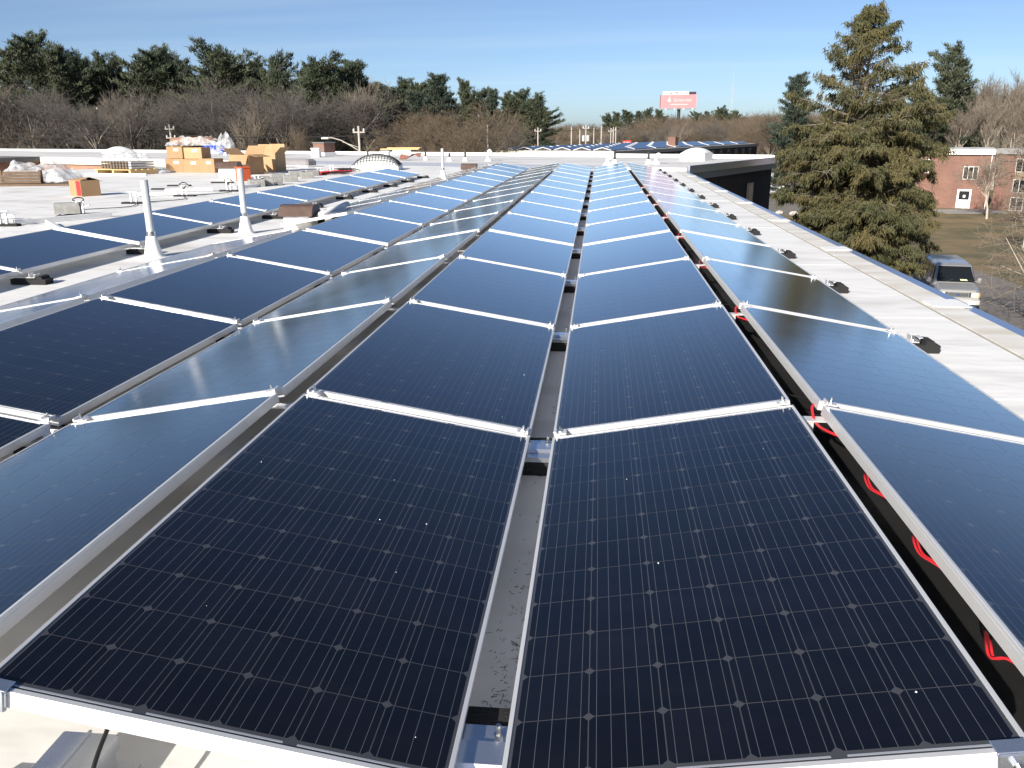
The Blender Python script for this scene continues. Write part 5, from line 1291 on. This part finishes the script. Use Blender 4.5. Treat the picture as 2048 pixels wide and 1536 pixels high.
# radio mast
t = thing('radio_mast', (66.0, 450, GZ), 'tall thin pale radio mast right of the billboard', 'mast')
MH = 38.5
for a in range(3):
    c, s_ = math.cos(a * 2.094), math.sin(a * 2.094)
    link('leg', MB().tube((0.5 * c, 0.5 * s_, 0), (0.25 * c, 0.25 * s_, MH * 0.8), 0.05, 0.04, n=5).mesh('leg', M_POLE), t)
for i in range(16):
    z0, z1 = MH * 0.8 * i / 16, MH * 0.8 * (i + 1) / 16
    f0, f1 = 0.5 - 0.25 * i / 16, 0.5 - 0.25 * (i + 1) / 16
    a = i % 3
    link('brace', MB().tube((f0 * math.cos(a * 2.094), f0 * math.sin(a * 2.094), z0), (f1 * math.cos((a + 1) * 2.094), f1 * math.sin((a + 1) * 2.094), z1), 0.03, n=4).mesh('brace', M_POLE), t)
link('antenna', MB().tube((0, 0, MH * 0.78), (0, 0, MH), 0.08, 0.05, n=6).mesh('antenna', M_POLE), t)
for z in (MH * 0.62, MH * 0.72):
    link('crossbar', MB().box((0, 0, z), (1.5, 0.10, 0.10)).mesh('crossbar', M_POLE), t)
# small red sign
t = thing('red_sign', (5.1, 156.2, GZ), 'small bright red sign board behind the far solar roof', 'sign')
link('post', MB().tube((-0.6, 0.1, 0), (-0.6, 0.1, 7.2), 0.08, n=8).mesh('post', M_WIRE), t)
b_ = link('board', MB().box((0, 0, 7.25), (1.5, 0.15, 0.55)).mesh('board', mat('sign_red', (0.75, 0.03, 0.035), 0.5)), t)
link('emblem', MB().box((-0.5, -0.08, 7.25), (0.18, 0.02, 0.25)).box((0.1, -0.08, 7.25), (0.7, 0.02, 0.13)).mesh('emblem', M_PALE), b_)

# ------------------------------------------------------------------ vehicles
def loft(secs):
    """secs: list of rings (same number of points) -> MB"""
    mb = MB(); n = len(secs[0])
    vs = [p for r in secs for p in r]
    fs = [tuple(range(n - 1, -1, -1)), tuple(range((len(secs) - 1) * n, len(secs) * n))]
    for i in range(len(secs) - 1):
        for k in range(n):
            fs.append((i * n + k, i * n + (k + 1) % n, (i + 1) * n + (k + 1) % n, (i + 1) * n + k))
    return mb.add(vs, fs)
def wheel(t, x, y, r, w, tm=M_RUB):
    o = link('wheel', MB().lathe([(r * 0.62, -w / 2), (r * 0.95, -w / 2), (r, -w * 0.35), (r, w * 0.35), (r * 0.95, w / 2), (r * 0.62, w / 2)], n=22).mesh('wheel', tm, False), t, (x, y, r)); o.rotation_euler = (0, R_(90), 0)
    q = link('rim', MB().lathe([(r * 0.62, -w * 0.42), (r * 0.60, w * 0.38), (r * 0.2, w * 0.44)], n=22).lathe([(r * 0.62, w * 0.42), (r * 0.60, -w * 0.38), (r * 0.2, -w * 0.44)], n=22).mesh('rim', M_GALV), o)
def van(x, y, rz, label):
    t = thing('passenger_van', (x, y, NZ + 0.014), label, 'van', None, rz)       # front faces -Y
    M_SIL = mat('silver_car_paint', (0.46, 0.46, 0.45), 0.32, metal=0.55, coat=0.6, var=0.3, vscale=2, var_col=(0.4, 0.4, 0.39))
    M_DGL = mat('dark_car_glass', (0.010, 0.012, 0.014), 0.05, spec=0.6)
    def ring(yy, zb, zs, zt, wb, wt):   # bottom, shoulder, top heights; widths
        h = wb / 2; k = wt / 2
        return [(-h * 0.93, yy, zb), (-h, yy, zb + 0.14), (-h, yy, zs - 0.08), (-h * 0.985, yy, zs), (-k, yy, zt - 0.10), (-k * 0.86, yy, zt), (k * 0.86, yy, zt), (k, yy, zt - 0.10), (h * 0.985, yy, zs), (h, yy, zs - 0.08), (h, yy, zb + 0.14), (h * 0.93, yy, zb)]
    b = loft([ring(-2.72, 0.42, 0.98, 1.06, 1.86, 1.70), ring(-2.66, 0.34, 1.00, 1.10, 1.96, 1.76), ring(-2.0, 0.32, 1.10, 1.24, 2.0, 1.80), ring(-1.78, 0.32, 1.12, 1.28, 2.0, 1.80), ring(-1.02, 0.32, 1.14, 2.02, 2.0, 1.62), ring(-0.7, 0.32, 1.14, 2.10, 2.0, 1.64), ring(0.5, 0.32, 1.14, 2.12, 2.0, 1.66), ring(2.3, 0.34, 1.14, 2.10, 2.0, 1.64), ring(2.70, 0.40, 1.12, 2.02, 1.94, 1.56)])
    bd = link('body', b.mesh('body', M_SIL), t)
    # windshield and side glass sit 4 mm proud
    link('windshield', MB().add([(-0.86, -1.755, 1.315), (0.86, -1.755, 1.315), (0.72, -1.085, 1.985), (-0.72, -1.085, 1.985)], [(0, 1, 2, 3)]).mesh('windshield', M_DGL), t, (0, -0.02, 0.012))
    for sx in (-1, 1):
        for y0, y1 in ((-1.28, -0.62), (-0.52, 0.45), (0.55, 1.5), (1.6, 2.45)):
            top = 1.93
            y0t = y0 + (0.42 if y0 < -1 else 0)
            link('side_window', MB().add([(sx * 0.985, y0, 1.22), (sx * 0.985, y1, 1.22), (sx * 0.845, y1, top), (sx * 0.845, y0t, top)], [(0, 1, 2, 3) if sx > 0 else (3, 2, 1, 0)]).mesh('side_window', M_DGL), t, (sx * 0.012, 0, 0))
        h = link('headlight', MB().bbox((sx * 0.74, -2.735, 0.86), (0.30, 0.06, 0.20), 0.01).mesh('headlight', mat('headlight_lens', (0.75, 0.72, 0.65), 0.15)), t)
        link('turn_signal', MB().bbox((sx * 0.925, -2.715, 0.86), (0.07, 0.10, 0.20), 0.01).mesh('turn_signal', mat('amber_lens', (0.85, 0.28, 0.03), 0.25)), h)
        mr_ = link('mirror', MB().bbox((sx * 1.14, -1.35, 1.36), (0.20, 0.12, 0.26), 0.03).box((sx * 1.03, -1.33, 1.32), (0.12, 0.05, 0.05)).mesh('mirror', M_SIL), t)
        wheel(t, sx * 0.88, -1.75, 0.37, 0.24); wheel(t, sx * 0.88, 1.75, 0.37, 0.24)
    gr = link('grille', MB().bbox((0, -2.728, 0.86), (1.12, 0.05, 0.22), 0.01).mesh('grille', M_WIRE), t)
    for z in (0.80, 0.86, 0.92):
        link('grille_bar', MB().box((0, -2.757, z), (0.86, 0.012, 0.016)).mesh('grille_bar', M_GALV), gr)
    link('grille_frame', MB().box((-0.46, -2.757, 0.86), (0.03, 0.012, 0.19)).box((0.46, -2.757, 0.86), (0.03, 0.012, 0.19)).box((0, -2.757, 0.965), (0.95, 0.012, 0.02)).box((0, -2.757, 0.755), (0.95, 0.012, 0.02)).mesh('grille_frame', M_GALV), gr)
    link('emblem', MB().bbox((0, -2.767, 0.86), (0.15, 0.012, 0.06), 0.005).mesh('emblem', mat('blue_emblem', (0.03, 0.06, 0.25), 0.3)), gr)
    bp = link('bumper', MB().bbox((0, -2.76, 0.53), (1.98, 0.22, 0.24), 0.04).mesh('bumper', mat('grey_bumper', (0.36, 0.36, 0.36), 0.4)), t)
    link('licence_plate', MB().bbox((0.62, -2.878, 0.50), (0.32, 0.015, 0.16), 0.005).mesh('licence_plate', M_WHITE), bp)
    link('air_dam', MB().box((0, -2.66, 0.36), (1.8, 0.1, 0.14)).mesh('air_dam', M_WIRE), t)
    link('dashboard_paper', MB().add([(0.22, -1.70, 1.36), (0.55, -1.70, 1.36), (0.5, -1.62, 1.42), (0.2, -1.62, 1.42)], [(0, 1, 2, 3)]).mesh('dashboard_paper', mat('pale_yellow_paper', (0.6, 0.65, 0.4), 0.7)), t, (0, -0.045, 0.03))
    for sx in (-0.5, 0.35):
        link('wiper', MB().tube((sx, -1.80, 1.33), (sx + 0.42, -1.66, 1.44), 0.012, n=4).mesh('wiper', M_WIRE), t)
    return t
van(18.25, 43.35, R_(-11), 'silver passenger van parked nose forward below the roof edge')
def car(x, y, rz, m, label):
    t = thing('parked_car', (x, y, GZ + 0.012), label, 'car', 'cars parked far behind', rz)
    def ring(yy, zb, zs, zt, w, wt):
        return [(-w / 2, yy, zb), (-w / 2, yy, zs), (-wt / 2, yy, zt), (wt / 2, yy, zt), (w / 2, yy, zs), (w / 2, yy, zb)]
    link('body', loft([ring(-2.1, 0.3, 0.62, 0.68, 1.6, 1.4), ring(-1.95, 0.25, 0.7, 0.8, 1.75, 1.5), ring(-0.9, 0.25, 0.82, 0.95, 1.8, 1.5), ring(-0.2, 0.25, 0.86, 1.42, 1.8, 1.2), ring(0.9, 0.25, 0.88, 1.44, 1.8, 1.2), ring(1.6, 0.25, 0.88, 1.05, 1.8, 1.4), ring(2.1, 0.32, 0.8, 0.9, 1.65, 1.4)]).mesh('body', m), t)
    link('windshield', MB().add([(-0.72, -0.86, 0.98), (0.72, -0.86, 0.98), (0.58, -0.24, 1.40), (-0.58, -0.24, 1.40)], [(0, 1, 2, 3)]).mesh('windshield', M_GLASS), t, (0, -0.02, 0.01))
    for sx in (-1, 1):
        link('side_window', MB().add([(sx * 0.88, -0.5, 0.92), (sx * 0.88, 1.2, 0.92), (sx * 0.64, 0.85, 1.38), (sx * 0.64, -0.1, 1.38)], [(0, 1, 2, 3)]).mesh('side_window', M_GLASS), t, (sx * 0.015, 0, 0))
        wheel(t, sx * 0.8, -1.3, 0.31, 0.2); wheel(t, sx * 0.8, 1.3, 0.31, 0.2)
    return t
car(34.6, 158.0, R_(70), mat('dark_blue_paint', (0.015, 0.03, 0.12), 0.3, coat=0.6), 'dark blue parked car seen left of the hemlock')
car(25.2, 127.0, R_(80), mat('white_car_paint', (0.75, 0.75, 0.74), 0.3, coat=0.6), 'white parked car just right of the dark wing corner')
car(29.0, 130.0, R_(80), MATS['white_car_paint'], 'white parked car half behind the hemlock')
t = thing('white_shed', (33.5, 176, GZ), 'small white shed behind the corner of the dark wing', 'shed', rz=-0.3)
link('wall', MB().box((0, 0, 1.9), (4.0, 4, 3.8)).mesh('wall', M_CREAM), t)
link('roof', MB().add([(-2.3, -2.3, 3.8), (2.3, -2.3, 3.8), (2.3, 2.3, 3.8), (-2.3, 2.3, 3.8), (-2.3, 0, 4.9), (2.3, 0, 4.9)], [(0, 1, 5, 4), (2, 3, 4, 5), (0, 4, 3), (1, 2, 5), (3, 2, 1, 0)]).mesh('roof', M_FASC), t)
# pale stones along the far edge of the lot
for i in range(9):
    rr = random.Random(i + 60)
    o = tag(MB().lathe([(0.5, 0), (0.62, 0.2), (0.5, 0.5), (0.2, 0.65)], n=7).build('boulder', mat('pale_boulder', (0.55, 0.5, 0.44), 0.9, var=0.4, vscale=3)), 'pale boulder on the verge left of the hemlock, %s from the left' % ordw(i), 'boulder', 'pale boulders on the verge')
    o.location = (18.2 + i * 1.35, 97 + rr.uniform(-1.5, 1.5), GZ); o.scale = (rr.uniform(.7, 1.3), rr.uniform(.7, 1.2), rr.uniform(.5, .9)); o.rotation_euler = (0, 0, rr.uniform(0, 6))
